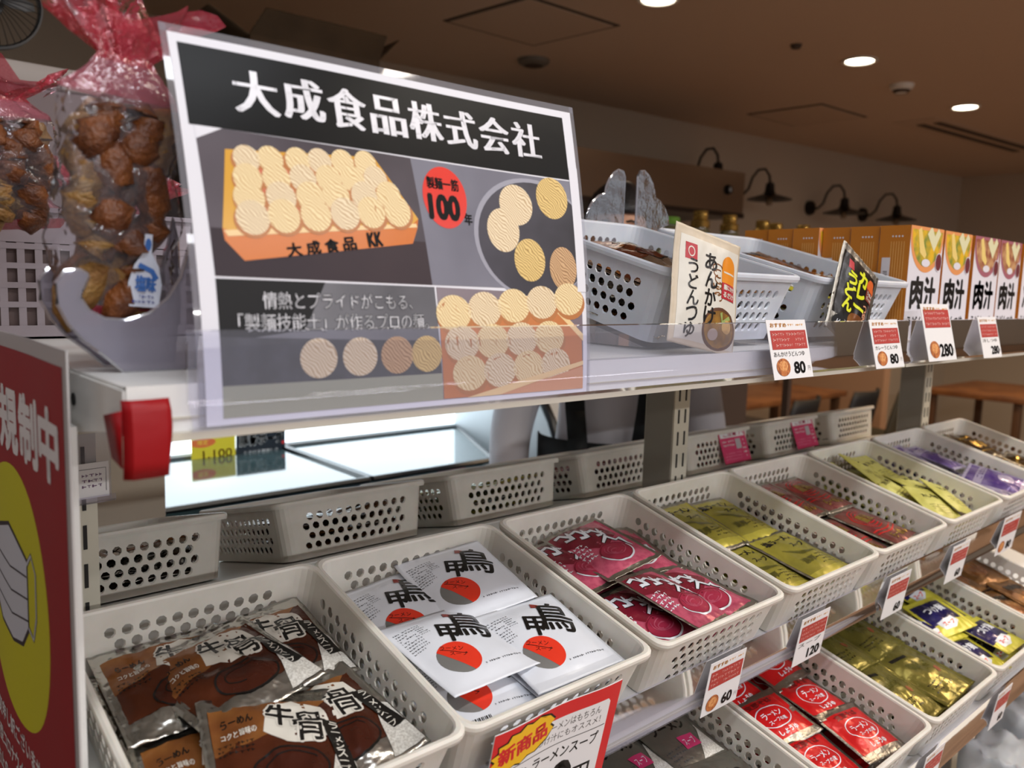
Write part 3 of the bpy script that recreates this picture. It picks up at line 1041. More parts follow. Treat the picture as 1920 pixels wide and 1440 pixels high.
# ------------------------------------------------------------------ baskets and their sachets
DESC = {
    'beef': 'brown and silver soup sachet', 'duck': 'white soup sachet with red disc', 'duckbar': 'white soup sachet with printed barcode',
    'pink': 'pink foil soup sachet', 'olive': 'flat olive green soup sachet', 'wine': 'wine red soup sachet',
    'lime': 'pale yellow-green soup sachet', 'purple': 'shiny purple soup sachet', 'bkg': 'black and gold foil soup sachet', 'silver': 'dull silver soup sachet',
    'red': 'scarlet soup sachet', 'olg': 'dark olive-gold foil sachet', 'navy': 'navy and yellow soup sachet', 'bgold': 'brown-gold foil soup sachet', 'dark': 'dark translucent soup sachet'}
LAYER = ['bottom', 'middle', 'top']
def fill(frame, kind, ncx, ncy, layers, seed, group, W=.213, L=.242, pitch=.0135, z0=.007, rz=0, ry=0, rx=0, jit=1.0, extra=(), wob=6, skip=(), topkinds={}):
    r = random.Random(seed)
    w0, w1, l0, l1 = .013, W - .013, .012, L - .012
    xn = {1: [''], 2: ['left', 'right'], 3: ['left', 'middle', 'right']}[ncx]
    yn = {1: [''], 2: ['front', 'back'], 3: ['front', 'middle', 'back']}[ncy]
    sw, sh = KINDS[kind][:2]
    for j in range(ncy):
        for i in range(ncx):
            for k in range(layers):
                if (i, j, k) in skip:
                    continue
                last = k == layers - 1
                hx, hy = sw / 2 + .001, sh / 2 + .001
                cx = w0 + hx + (w1 - w0 - 2 * hx) * (i / (ncx - 1) if ncx > 1 else .5)
                cy = l0 + hy + (l1 - l0 - 2 * hy) * (j / (ncy - 1) if ncy > 1 else .5)
                a = rz + r.uniform(-wob, wob) * (1.3 if last else .5)
                cx += r.uniform(-.003, .003) * jit
                cy += r.uniform(-.003, .003) * jit
                z = z0 + k * pitch + (i + j) % 2 * .0035 + (.0015 if last else 0)
                kk = topkinds.get((i, j), kind) if last else kind
                me = sachet_mesh(kk, r.choice((0, 1, 2)))
                tx, ty = (rx + r.uniform(-3, 3) * jit, ry + r.uniform(-4, 4) * jit) if last else (rx * .5, ry * .5)
                z += abs(ty) * .00055 + abs(tx) * .0005 if last else 0
                o = put('soup_sachet', me)
                o.matrix_world = frame @ Matrix.Translation((cx, cy, z)) @ Matrix.Rotation(R(a), 4, 'Z') @ Matrix.Rotation(R(tx), 4, 'X') @ Matrix.Rotation(R(ty), 4, 'Y')
                pos = (yn[j] + ' ' + xn[i]).strip()
                tag(o, DESC[kk] + ', ' + LAYER[2 if last else min(k + 3 - layers, 1)] + ' of the ' + pos + ' pile', 'soup sachet', group)
    for kk, cx, cy, z, a, tx, ty, lb in extra:
        o = put('soup_sachet', sachet_mesh(kk, r.choice((0, 1, 2))))
        o.matrix_world = frame @ Matrix.Translation((cx, cy, z)) @ Matrix.Rotation(R(a), 4, 'Z') @ Matrix.Rotation(R(tx), 4, 'X') @ Matrix.Rotation(R(ty), 4, 'Y')
        tag(o, lb, 'soup sachet', group)

def basket_at(F, label, me=None, group='white perforated baskets on the rack'):
    o = put('basket', me or BM)
    o.matrix_world = F
    return tag(o, label, 'basket', group)

BX = [-.0002, .2177, .4483, .6802, .902, 1.1354, 1.3715, 1.5983]
def b2(i, lb):
    F = tier(T2, x=BX[i], y=0, z=-.0715 + .0015)
    basket_at(F, lb)
    return F
G = 'sachets in the middle tier basket of '
# brown beef-bone soup
F = b2(0, 'white perforated basket of brown foil sachets beside the red sign')
fill(F, 'beef', 2, 2, 3, 3, G + 'brown beef soup', wob=9, ry=-3, pitch=.0125,
     extra=[('beef', .10, .155, .051, 12, -6, -4, 'brown and silver foil soup sachet lying across both back piles'), ('beef', .100, .062, .050, -14, 4, 3, 'brown and silver foil soup sachet lying across both front piles')])
F = b2(1, 'white perforated basket of white sachets with black characters')
fill(F, 'duck', 2, 2, 3, 8, G + 'white duck soup', wob=7, topkinds={(0, 0): 'duckbar'}, ry=-1,
     extra=[('duck', .138, .182, .053, -4, 0, -6, 'white character sachet highest on the back right pile'), ('duck', .068, .098, .054, 3, -3, 2, 'white character sachet overlapping the barcoded one at front left'), ('duck', .150, .072, .053, -3, 2, -3, 'white character sachet highest on the front right pile')])
F = b2(2, 'white perforated basket of pink foil sachets')
fill(F, 'pink', 2, 2, 3, 5, G + 'pink soup', wob=8, ry=-2,
     extra=[('pink', .105, .175, .052, 2, -2, -5, 'pink foil soup sachet overlapping both back piles'), ('pink', .108, .066, .052, 10, 3, 7, 'pink foil sachet leaning between both front piles')])
F = b2(3, 'white perforated basket of flat olive green sachets')
fill(F, 'olive', 2, 2, 3, 6, G + 'olive soup', wob=2, jit=.4, pitch=.0145)
F = b2(4, 'white perforated basket of wine red foil sachets')
fill(F, 'wine', 2, 2, 3, 7, G + 'wine red soup', wob=6, jit=1.3, pitch=.0145)
F = b2(5, 'white perforated basket of pale yellow-green sachets')
fill(F, 'lime', 3, 3, 3, 9, G + 'yellow-green soup', wob=22, jit=2, ry=8, rx=5, pitch=.0140)
F = b2(6, 'white perforated basket of purple sachets')
fill(F, 'purple', 2, 2, 3, 12, G + 'purple soup', wob=14, jit=2, pitch=.0145)
F = b2(7, 'white perforated basket of black and gold sachets at the far end')
fill(F, 'bkg', 2, 2, 3, 13, G + 'black and gold soup', wob=14, jit=2, pitch=.015)
# lower tier
def b3(x, lb):
    F = tier(T3, x=x, y=0, z=-.0700)
    basket_at(F, lb)
    return F
G = 'sachets in the lower tier basket of '
F = b3(.218, 'lower basket of dark translucent sachets at the bottom edge')
fill(F, 'dark', 2, 2, 2, 21, G + 'dark soup', wob=12, z0=.018)
F = b3(.445, 'lower basket of dull silver sachets with magenta labels')
fill(F, 'silver', 2, 2, 3, 22, G + 'silver soup', wob=6, jit=1.2, ry=5)
F = b3(.672, 'lower basket of scarlet sachets')
fill(F, 'red', 2, 3, 3, 23, G + 'scarlet soup', wob=7, jit=1.2, pitch=.0145)
F = b3(.899, 'lower basket of dark olive-gold sachets')
fill(F, 'olg', 2, 2, 3, 24, G + 'olive-gold soup', wob=3, jit=.6, pitch=.0145)
F = b3(1.126, 'lower basket of navy and yellow sachets')
fill(F, 'navy', 2, 3, 3, 25, G + 'navy soup', wob=8, jit=1.3, pitch=.0145, extra=[('navy', .10, .12, .052, -8, 2, -3, 'navy and yellow soup sachet lying over the middle of its basket')])
F = b3(1.353, 'lower basket of brown-gold sachets at the far end')
fill(F, 'bgold', 2, 2, 3, 26, G + 'brown-gold soup', wob=10, jit=1.5, pitch=.015)
# ------------------------------------------------------------------ the long laminated sign standing in the top rail
P_pap = mat('laminated_paper', '#e4e4ea', .38, spec=.25, bump=.04, bscale=30)
P_blk = mat('sign_header_black', '#0c0c0c', .34, spec=.14, bump=.05, bscale=30)
def grad(name, c1, c2, axis='Y', rough=.2, c3=None):
    """printed photo backdrop: a soft two-tone print across the sheet (uv 0..1)"""
    if name in MATS:
        return MATS[name]
    m = mat(name, c1, rough, col2=c2, vscale=2, spec=.6)
    nt = m.node_tree
    tc = [n for n in nt.nodes if n.type == 'TEX_COORD'][0]
    rp = [n for n in nt.nodes if n.type == 'VALTORGB'][0]
    sp = nt.nodes.new('ShaderNodeSeparateXYZ')
    nt.links.new(tc.outputs['Generated'], sp.inputs[0])
    nt.links.new(sp.outputs[{'X': 0, 'Y': 2}[axis]], rp.inputs['Fac'])
    rp.color_ramp.elements[0].position, rp.color_ramp.elements[1].position = .25, .75
    return m
SW, SH = .3165, .2275
def U(u, v):
    return (-SW / 2 + u * SW, SH / 2 - v * SH)
A = Art()
def UP(pts):
    return [U(*p) for p in pts]
A.poly(UP([(.015, .024), (.971, .024), (.971, .245), (.015, .24)]), P_blk, 1)
for i, ch in enumerate('大成食品株式会社'):
    x = .152 + i * .0985
    A.text(ch, *U(x, .128 - (.004 if i in (1, 4) else 0)), SH * .118, mat('sign_text_white', '#e9e9ee', .25), 3, w=SW * .084, boldx=.042)
g1 = grad('photo_slate', '#8d868b', '#38323a')
A.poly(UP([(.024, .24), (.49, .247), (.515, .63), (.031, .622)]), mat('photo_dusk', '#5f585e', .3, col2='#3f393e', vscale=5, spec=.2), 1)
A.poly(UP([(.031, .50), (.506, .50), (.515, .63), (.031, .622)]), mat('photo_dusk_low', '#3b3237', .5, col2='#463a3d', vscale=5, spec=.2), 2)
A.poly(UP([(.024, .24), (.075, .24), (.024, .275)]), P_pap, 2)
A.poly(UP([(.49, .247), (.971, .25), (.975, .636), (.515, .63)]), mat('photo_silver', '#8c8c98', .5, col2='#6c6b76', vscale=5, spec=.2), 1)
# wooden tray of noodle nests
W_o = mat('print_tray_orange', '#cf6f12', .25)
W_y = mat('print_tray_yellow', '#dba43a', .25)
A.poly(UP([(.075, .294), (.395, .262), (.492, .432), (.487, .462), (.471, .508), (.089, .581), (.055, .53), (.053, .50)]), W_o, 3)
A.poly(UP([(.075, .294), (.395, .262), (.492, .432), (.470, .455), (.085, .512), (.053, .50)]), W_y, 4)
A.poly(UP([(.089, .304), (.388, .272), (.472, .432), (.087, .495)]), mat('print_tray_inside', '#cf6d4e', .3), 5)
A.poly(UP([(.055, .505), (.485, .447), (.487, .458), (.062, .52)]), mat('print_tray_edge', '#f0cf96', .3), 5)
nest = nest_mat('print_noodle_cream', '#f0dcaa', '#cda870', 190)
nest2 = nest_mat('print_noodle_gold', '#e6c77c', '#a9853f', 200)
nest3 = nest_mat('print_noodle_brown', '#d0a878', '#94693c', 200)
nest4 = nest_mat('print_noodle_pale', '#eedcb8', '#bf9f72', 195)
for r_ in range(4):
    for c_ in range(6):
        t_ = r_ / 3
        xl, xr = .112, .372 + .070 * t_
        u_ = xl + (xr - xl) * c_ / 5
        v_ = .312 + .155 * t_ - (c_ / 5) * (.030 + .022 * t_) + .0
        s_ = .92 + .25 * t_
        A.disc(*U(u_, v_ + .008), SW * .0315 * s_, SH * .040 * s_, mat('print_nest_shadow', '#b9763e', .3), 6 + r_ * .5 - .25, 20)  # shadow under each nest, drawn as part of the printed picture
        A.disc(*U(u_ + random.Random(r_ * 9 + c_).uniform(-.003, .003), v_), SW * .0285 * s_, SH * .039 * s_, nest4 if (r_ + c_) % 3 == 0 else nest, 6 + r_ * .5, 20)
for i, ch in enumerate('大成食品'):
    A.text(ch, *U(.190 + i * .041, .5455 - i * .0085), SH * .035, P_blk, 7, w=SW * .030, rot=.13, bold=.05, shear=-.0)
A.text('KK', *U(.375, .503), SH * .038, P_blk, 7, w=SW * .034, rot=.13, bold=.07)
# 100 year roundel
A.disc(*U(.573, .357), SW * .0615, SH * .096, mat('print_signal_red', '#e03222', .25), 4, 40)
A.text('製麺一筋', *U(.570, .315), SH * .036, P_blk, 6, w=SW * .088, bold=.035, rot=-.0)
A.text('100', *U(.568, .388), SH * .072, P_blk, 6, w=SW * .082, bold=.075)
A.text('年', *U(.634, .418), SH * .036, P_blk, 6, w=SW * .022, bold=.03)
# dark plate with nests
A.disc(*U(.835, .465), SW * .188, SH * .205, mat('print_plate_rim', '#9a9aa6', .5), 2.5, 48)
A.disc(*U(.840, .468), SW * .180, SH * .195, mat('print_plate_dark', '#3b393e', .5, col2='#55535c', vscale=8, spec=.2), 3, 48)
for u_, v_, a_, b_, mm in ((.785, .355, .052, .068, nest4), (.905, .318, .052, .072, nest2), (.738, .443, .050, .072, nest4), (.815, .537, .050, .072, nest2), (.925, .560, .046, .075, nest3)):
    A.disc(*U(u_, v_), SW * a_, SH * b_, mm, 4 + v_, 30)
A.rect(*U(.971, .64), *U(1.0, .2), P_pap, 6)
# lower left: slogan over four nests
A.poly(UP([(.031, .628), (.520, .636), (.533, .982), (.031, .982)]), mat('print_stone', '#77777c', .5, col2='#4a494d', vscale=6, spec=.2), 1)
A.poly(UP([(.031, .628), (.25, .631), (.20, .76), (.031, .79)]), mat('print_dark', '#202021', .5, spec=.2), 2)
A.poly(UP([(.031, .775), (.526, .80), (.530, .90), (.031, .90)]), mat('print_dark_granite', '#3a3a40', .5, col2='#2c2c30', vscale=70), 3)
A.poly(UP([(.031, .90), (.530, .90), (.533, .982), (.031, .982)]), mat('print_olive_grey', '#a3a48e', .25), 3)
tw = mat('sign_text_grey', '#d9d9dd', .3)
A.text('情熱とプライドがこもる、', *U(.287, .682), SH * .045, tw, 6, w=SW * .34, bold=.012, outline=P_blk, ow=.0004)
A.text('「製麺技能士」が作るプロの麺。', *U(.282, .740), SH * .047, tw, 6, w=SW * .43, bold=.012, outline=P_blk, ow=.0004)
for u_, mm in ((.227, nest4), (.321, nest4), (.412, nest3), (.490, nest2)):
    A.disc(*U(u_, .838), SW * .041, SH * .055, mm, 5, 26)
# lower right: close-up of the tray
A.poly(UP([(.525, .636), (.985, .652), (.985, .985), (.533, .982)]), mat('print_mauve', '#7d6f76', .25), 2)
A.poly(UP([(.527, .700), (.86, .650), (.98, .80), (.984, .985), (.535, .980)]), mat('print_tray_peach', '#c87a40', .3), 3)
A.poly(UP([(.527, .700), (.78, .660), (.86, .650), (.985, .790), (.985, .815), (.86, .675), (.527, .72)]), mat('print_tray_edge', '#f0cf96', .3), 4)
for r_ in range(3):
    for c_ in range(5):
        u_ = .570 + c_ * .092 + r_ * .02
        v_ = .715 + r_ * .095 - (.012 * c_ if r_ == 0 else .004 * c_)
        if u_ > .955:
            continue
        A.disc(*U(u_ + .004, v_ + .014), SW * .052, SH * .058, mat('print_nest_shadow', '#b9763e', .3), 5 + r_ * .5 - .25, 24)
        A.disc(*U(u_, v_), SW * .050, SH * .056, nest4 if (r_ + c_) % 2 else nest, 5 + r_ * .5, 24)
A.poly(UP([(.70, .982), (.983, .905), (.984, .985)]), mat('print_tray_terracotta', '#d89a70', .3), 7)
A.poly(UP([(.60, .982), (.70, .982), (.984, .90), (.984, .885)]), mat('print_tray_edge', '#f0cf96', .3), 7)
def sign_bend(x, z):
    k = max(0, min(1.1, z / .225))
    return k ** 1.7 * (.041 - .010 * x / .158) + .0015 * sin(x * 20) * min(1, k * 3) + .0
sg = thing('laminated_sign', 'long curved laminated sign with white characters on black and noodle photos', 'sign', (.1885, .0158, .2430))
sgp = card('printed_sheet', SW, SH, A, P_pap, .0006, sg, step=.012, bend=sign_bend, dz=.00006)
mb = MB()
N_ = 24
for (x0, x1, z0, z1) in ((-SW / 2 - .004, SW / 2 + .004, SH, SH + .005), (-SW / 2 - .004, -SW / 2, 0, SH + .005), (SW / 2, SW / 2 + .004, 0, SH + .005)):
    nx = N_ if x1 - x0 > .1 else 1
    nz = 1 if nx > 1 else N_
    vs = [(x0 + (x1 - x0) * i / nx, sign_bend(x0 + (x1 - x0) * i / nx, z0 + (z1 - z0) * j / nz) + .0003, z0 + (z1 - z0) * j / nz) for j in range(nz + 1) for i in range(nx + 1)]
    fs = [(j * (nx + 1) + i, j * (nx + 1) + i + 1, (j + 1) * (nx + 1) + i + 1, (j + 1) * (nx + 1) + i) for j in range(nz) for i in range(nx)]
    mb.add(vs, fs, clear_mat('laminate_edge', '#e8e8ee', veil='#d0d0d8', veil_amt=.25, gloss=.03))
mb.build('laminate_margin', sg)

# ------------------------------------------------------------------ price tags
def tag_art(W, H, price, name=None, pic=True, red=(.18, .50), top=True, big=1.0, strip=True):
    a = Art()
    Y = lambda v: H / 2 - v * H
    if strip:
        a.text('おすすめ', -W * .22, Y(.09), H * .07, mat('tag_orange', '#e2a23c', .5), 2, w=W * .4, bold=.04)
        a.lines(W * .02, Y(.13), W * .44, Y(.05), 1, mat('tag_orange', '#e2a23c', .5), 2, 5, .4)
    a.rect(-W * .44, Y(red[1]), W * .46, Y(red[0]), M_red2, 2)
    a.lines(-W * .40, Y(red[1] - .02), W * .42, Y(red[0] + .02), 3, mat('tag_pinkish', '#d99a92', .5), 3, int(W * 9999), .5)
    if name:
        a.text(name, -W * .04, Y(red[1] + .08), H * .085, M_black, 3, w=W * .78)
    if pic:
        a.disc(-W * .24, Y(.80), W * .17, H * .15, mat('tag_bowl', '#c8783a', .5, col2='#8d4a24', vscale=200), 3, 20)
        a.disc(-W * .24, Y(.78), W * .11, H * .09, mat('tag_bowl_in', '#e2a566', .5, col2='#c2763c', vscale=300), 4, 16)
    a.text(price, W * .17, Y(.82), H * .19 * big, M_black, 4, w=W * .11 * len(price) * 1.25 * big, bold=.05)
    a.text('円', W * .42, Y(.84), H * .08, mat('tag_faint', '#9a9a9a', .5), 3)
    return a
def price_tag(x, z, W, H, price, label, name=None, mx=None, lean=14, y=-.0068, **k):
    t = card('price_tag', W, H, tag_art(W, H, price, name, **k), M_white, .0006)
    base = mx if mx is not None else Matrix.Identity(4)
    t.matrix_world = base @ Matrix.Translation((x, y, z)) @ Matrix.Rotation(R(-lean), 4, 'X') @ Matrix.Rotation(R(0), 4, 'Z')
    return tag(t, label, 'price tag', 'price tags on the shelf rails')
price_tag(.640, .2410, .078, .062, '80', 'white 80 yen price tag below the beige udon sachet', 'あんかけうどんつゆ')
price_tag(.868, .2420, .078, .060, '80', 'white 80 yen price tag left of the noodle soup boxes', 'カレーうどんつゆ')
price_tag(1.030, .2445, .094, .078, '280', 'largest 280 yen price tag, standing before the first boxes', None, red=(.10, .42), big=1.1)
price_tag(1.220, .2420, .076, .062, '280', 'smaller 280 yen price tag at the right end of the top rail', '冷しつゆ', pic=False)
F2, F3 = tier(T2), tier(T3)
price_tag(.562, -.103, .064, .062, '60', '60 yen price tag under the basket of pink sachets', '', mx=F2, lean=6, y=-.0175)
price_tag(.742, -.103, .066, .062, '120', '120 yen price tag under the basket of olive sachets', 'スープ', mx=F2, lean=6, y=-.0175, pic=False)
price_tag(.975, -.106, .066, .062, '60', '60 yen price tag right of the middle rail joint', None, mx=F2, lean=6, y=-.0175, pic=False)
price_tag(1.190, -.104, .068, .062, '60', '60 yen price tag under the pale yellow-green sachets', None, mx=F2, lean=6, y=-.0175, pic=False)
t = price_tag(1.415, -.104, .085, .070, '80', 'wide pink and white price tag at the right edge of the middle rail', None, mx=F2, lean=6, y=-.0175)
price_tag(.912, -.100, .060, .060, '60', 'small orange-red price tag on the lower rail under the dark olive sachets', None, mx=F3, lean=6, y=-.0175, pic=False)
price_tag(1.165, -.100, .060, .060, '60', 'small orange-red price tag on the lower rail under the navy sachets', None, mx=F3, lean=6, y=-.0175, pic=False)
# large red framed card on the duck basket
DW, DH = .146, .170
a = Art()
Y = lambda v: DH / 2 - v * DH
a.rect(-DW / 2, -DH / 2, DW / 2, DH / 2, mat('frame_red', '#d5282a', .4), 1)
a.poly([(-DW * .42, -DH * .44), (DW * .40, -DH * .44), (DW * .42, -DH * .42), (DW * .42, DH * .40), (DW * .40, DH * .42), (-DW * .40, DH * .42), (-DW * .42, DH * .40)], M_white, 2)
a.text('ラーメンはもちろん', DW * .13, Y(.125), DH * .045, mat('pen_grey', '#57534f', .5), 3, w=DW * .44)
a.text('つけ汁にもオススメ！', DW * .11, Y(.185), DH * .045, mat('pen_grey', '#57534f', .5), 3, w=DW * .5)
a.stroke([(-DW * .40, Y(.235)), (DW * .41, Y(.235))], .0007, M_black, 3)
a.text('鴨', -DW * .28, Y(.33), DH * .12, M_black, 3, w=DW * .17, bold=.04)
a.text('ラーメンスープ', DW * .11, Y(.295), DH * .068, M_black, 3, w=DW * .52, bold=.02)
a.text('60', DW * .02, Y(.48), DH * .22, M_black, 3, w=DW * .34, bold=.05)
a.text('円', DW * .28, Y(.50), DH * .12, M_black, 3, bold=.02)
pts = []
for i in range(28):
    tt = 2 * pi * i / 28
    rr = 1.0 if i % 2 else .84
    pts.append((-DW * .27 + DW * .24 * rr * cos(tt), Y(.12) + DH * .105 * rr * sin(tt) + .15 * DW * .24 * cos(tt)))
a.poly([(x + .0012 * (1 if x > -DW * .27 else -1), y + (.0012 if y > Y(.12) else -.0012)) for x, y in pts], M_black, 3)
a.poly(pts, mat('burst_yellow', '#f2bd1e', .4), 4)
a.text('新商品', -DW * .27, Y(.12), DH * .09, mat('frame_red', '#d5282a', .4), 5, w=DW * .36, bold=.05, rot=.15)
t = card('price_card', DW, DH, a, M_white, .0008, step=.006, bend=lambda x, z: .0014 * cos(x * 55))
t.matrix_world = F2 @ Matrix.Translation((.309, -.0185, -.176)) @ Matrix.Rotation(R(-3), 4, 'X')
tag(t, 'large red framed price card with yellow burst on the white sachet basket', 'price tag')

# ------------------------------------------------------------------ top tier: baskets on risers, standing sachets, boxes
G = 'foil sachets in the top tier baskets'
TB = [(.480, 'white top tier basket, tinted bluish for the light, nearest the long sign'), (.768, 'white top tier basket, tinted bluish for the light, beside the soup boxes')]
for i, (x, lb) in enumerate(TB):
    mx = Matrix.Translation((x, .060, .2735)) @ Matrix.Rotation(TILT, 4, 'X')
    basket_at(mx, lb, BMC)
    rz_ = MB().prism([(.086, .2690), (.29, .2690), (.29, .318), (.277, .318)], x + .03, x + .20, clear_mat('riser_clear', veil='#dde0ea', veil_amt=.3), 'YZ').build('basket_riser', smooth=False)
    tag(rz_, ['clear wedge riser under the top basket nearest the sign', 'clear wedge riser under the top basket beside the boxes'][i], 'riser')
    sd = {0: ('beef', 'beef', 'bgold'), 1: ('bgold', 'navy', 'beef')}[i]
    rr = random.Random(40 + i)
    n_ = 0
    for k in range(6):
        for j in range(2):
            if k < 3 and j == 0 and i == 1:
                pass
            kk = sd[(k + j) % 3]
            o = put('soup_sachet', sachet_mesh(kk, (k + j) % 3))
            sx = .062 + (k % 2) * .108 if True else 0
            o.matrix_world = mx @ Matrix.Translation((sx + rr.uniform(-.002, .002), .068 + j * .114, .010 + (k // 2) * .019 + (.005 if k % 2 else 0))) @ Matrix.Rotation(R(rr.uniform(-9, 9)), 4, 'Z') @ Matrix.Rotation(R(rr.uniform(-6, 6)), 4, 'Y')
            tag(o, ('%s sachet in the %s %s pile, %s one, basket %s' % ({'beef': 'brown', 'bgold': 'bronze', 'navy': 'yellow'}[kk], ['front', 'back'][j], ['left', 'right'][k % 2], ['bottom', 'middle', 'top'][k // 2], ['nearest the sign', 'beside the boxes'][i])), 'soup sachet', G)
o = put('udon_sachet', sachet_mesh('anka', 1))
o.matrix_world = Matrix.Translation((.520, .0262, .328)) @ Matrix.Rotation(R(-9), 4, 'X') @ Matrix.Rotation(R(10), 4, 'Y') @ Matrix.Rotation(R(90), 4, 'X')
tag(o, 'beige udon soup sachet with brush lettering leaning on the first top basket', 'soup sachet')
o = put('udon_sachet', sachet_mesh('curry', 0))
o.matrix_world = Matrix.Translation((.822, .0262, .322)) @ Matrix.Rotation(R(-9), 4, 'X') @ Matrix.Rotation(R(29), 4, 'Y') @ Matrix.Rotation(R(90), 4, 'X')
tag(o, 'black curry udon sachet with yellow brush lettering, tilted before the second top basket', 'soup sachet')

B_or = mat('carton_orange', '#c57a1f', .5, col2='#bd7119', vscale=12)
B_wh = mat('carton_white', '#dedbe2', .4)
def soup_box_mesh(var):
    W, D, H = .108, .043, .160
    mb = MB().box(0, W, 0, D, 0, H, B_or)
    mb.box(.0002, W - .0002, -.0002, 0, .0002, H - .0002, B_wh)
    a = Art()
    X = lambda u: (u - .5) * W
    Y = lambda v: (v - .5) * H
    if var == 2:
        bowl, rim = mat('box_print_green', '#9fb56a', .4, col2='#d6d9a0', vscale=60), mat('box_print_blue', '#4a6ab8', .4)
    elif var == 1:
        bowl, rim = mat('box_print_meat', '#c79a6c', .4, col2='#8d4a34', vscale=55), mat('box_print_rose', '#a3606e', .4)
    else:
        bowl, rim = mat('box_print_egg', '#e2b322', .4, col2='#7d8a3a', vscale=50), mat('box_print_peach', '#e2965a', .4)
    a.disc(X(.5), Y(.93), W * .50, H * .33, rim, 1, 40, a0=pi, a1=2 * pi)
    a.rect(X(0.0), Y(.93), X(1), Y(1), rim, 1)
    a.disc(X(.5), Y(.97), W * .46, H * .32, bowl, 2, 40, a0=pi, a1=2 * pi)
    a.stroke([(X(.25), Y(.98)), (X(.36), Y(.80)), (X(.48), Y(.74))], [.010, .016, .008], mat('box_print_slice', '#e8cc7a' if var == 0 else '#d9b48a', .4), 3)
    a.stroke([(X(.55), Y(.98)), (X(.72), Y(.86)), (X(.86), Y(.98))], [.018, .022, .012], mat('box_print_slice2', '#dcd8b0', .4), 3)
    a.disc(X(.50), Y(.685), W * .13, H * .035, B_wh, 4, 16)
    if var < 2:
        a.text('肉', X(.30), Y(.42), H * .27, M_black, 4, w=W * .34, bold=.045)
        a.text('汁', X(.70), Y(.42), H * .27, M_black, 4, w=W * .32, bold=.045)
        a.disc(X(.93) - .004, Y(.70), W * .10, H * .08, mat('box_print_maroon', '#6b2a30', .4), 4, 20)
        a.ring(X(.93) - .004, Y(.70), W * .10, H * .08, .0012, B_wh, 5)
    else:
        a.text('冷', X(.30), Y(.42), H * .25, M_black, 4, w=W * .34, bold=.045)
        a.text('汁', X(.70), Y(.42), H * .25, M_black, 4, w=W * .32, bold=.045)
    a.text('うどんつゆ', X(.48), Y(.16), H * .10, M_black, 4, w=W * .80, bold=.02)
    a.to(mb, lambda x, y, l: (x + W / 2, -.0003 - l, y + H / 2), clip=(-W / 2, -H / 2, W / 2, H / 2))
    s = Art()
    s.text('■■■■', .004, H * .42, .0035, B_wh, 2, w=.018) if False else None
    for k in range(4):
        s.disc(-.003 + k * .0045, H * .405, .0014, .0014, B_wh, 2, 8)
    s.lines(-D * .42, -H * .12, -D * .30, H * .40, 1, mat('carton_faint', '#dca65a', .5), 2, 3)
    for k in range(6):
        s.rect(-D * .12 + k * .0036, H * .02, -D * .12 + k * .0036 + .0013, H * .36, mat('carton_faint', '#dca65a', .5), 2)
        s.rect(-D * .05 + k * .0036, -H * .42, -D * .05 + k * .0036 + .0011, -H * .06, mat('carton_faint', '#d0913e', .5), 2)
    s.rect(-D * .38, -H * .16, -D * .10, H * .22, B_wh, 3)
    rr = random.Random(5)
    y = -H * .02
    while y < H * .10:
        hh = rr.choice([.0006, .0011])
        s.rect(-D * .31, y, -D * .17, y + hh, M_black, 4)
        y += hh + rr.choice([.0007, .0012])
    # left side: normal -x ; paper x runs from back (left) to front (right)
    s.to(mb, lambda x, y, l: (-.0001 - l, D / 2 - x, y + H / 2))
    return mb.mesh('soup_box', False)
BOXM = [soup_box_mesh(k) for k in range(3)]
bi = 0
for c, (x, var) in enumerate(((1.036, 0), (1.152, 0), (1.268, 1), (1.392, 1), (1.508, 2), (1.624, 2))):
    for d in range(6):
        o = put('soup_box', BOXM[var])
        o.location = (x + .004 * ((d * 7 + c) % 3 - 1), .052 + d * .0452, .268)
        o.rotation_euler = (0, 0, R(((d * 5 + c * 3) % 5 - 2) * .5))
        nm = ['first', 'second', 'third', 'fourth', 'fifth', 'sixth']
        tag(o, '%s soup box from the front in the %s row from the left' % (nm[d], nm[c]), 'soup box', 'orange and white udon soup boxes on the top shelf')

# ------------------------------------------------------------------ baskets on the rear slope, their ends facing us
RB = [(.0055, 'beef', 'rear basket at the left beside the red sign'), (.280, 'bgold', 'rear basket holding gold and brown sachets'), (.537, 'olive', 'rear basket with yellow-green sachets seen through its holes'),
      (.800, 'wine', 'rear basket left of the middle post'), (1.075, 'red', 'rear basket with the left pink sticker'), (1.347, 'silver', 'rear basket with the right pink sticker'), (1.622, 'dark', 'rear basket at the right end')]
for i, (x, kk, lb) in enumerate(RB):
    w_ = .21
    mx = RT @ Matrix.Translation((x, .0, .0))
    basket_at(mx, 'white perforated ' + lb, group='white perforated baskets on the rear slope')
    rr = random.Random(60 + i)
    for k in range(6):
        for j in (0, 1):
            o = put('soup_sachet', sachet_mesh(kk, k % 3))
            o.matrix_world = mx @ Matrix.Translation((.062 + (k % 2) * .09, .070 + j * .105, .009 + (k // 2) * .017 + (.004 if k % 2 else 0))) @ Matrix.Rotation(R(180 + rr.uniform(-8, 8)), 4, 'Z') @ Matrix.Rotation(R(rr.uniform(-5, 5)), 4, 'Y')
            tag(o, '%s in the %s %s pile, %s one, %s' % ({'beef': 'brown sachet', 'bgold': 'gold sachet', 'olive': 'green sachet', 'wine': 'wine sachet', 'red': 'red sachet', 'silver': 'grey sachet', 'dark': 'dark sachet'}[kk], ['near', 'far'][j], ['left', 'right'][k % 2], ['bottom', 'middle', 'top'][k // 2], ['leftmost rear basket', 'second rear basket', 'third rear basket', 'fourth rear basket', 'fifth rear basket', 'sixth rear basket', 'last rear basket'][i]), 'soup sachet', 'sachets in the rear baskets')
M_stk = mat('sticker_pink', '#d23a6c', .4)
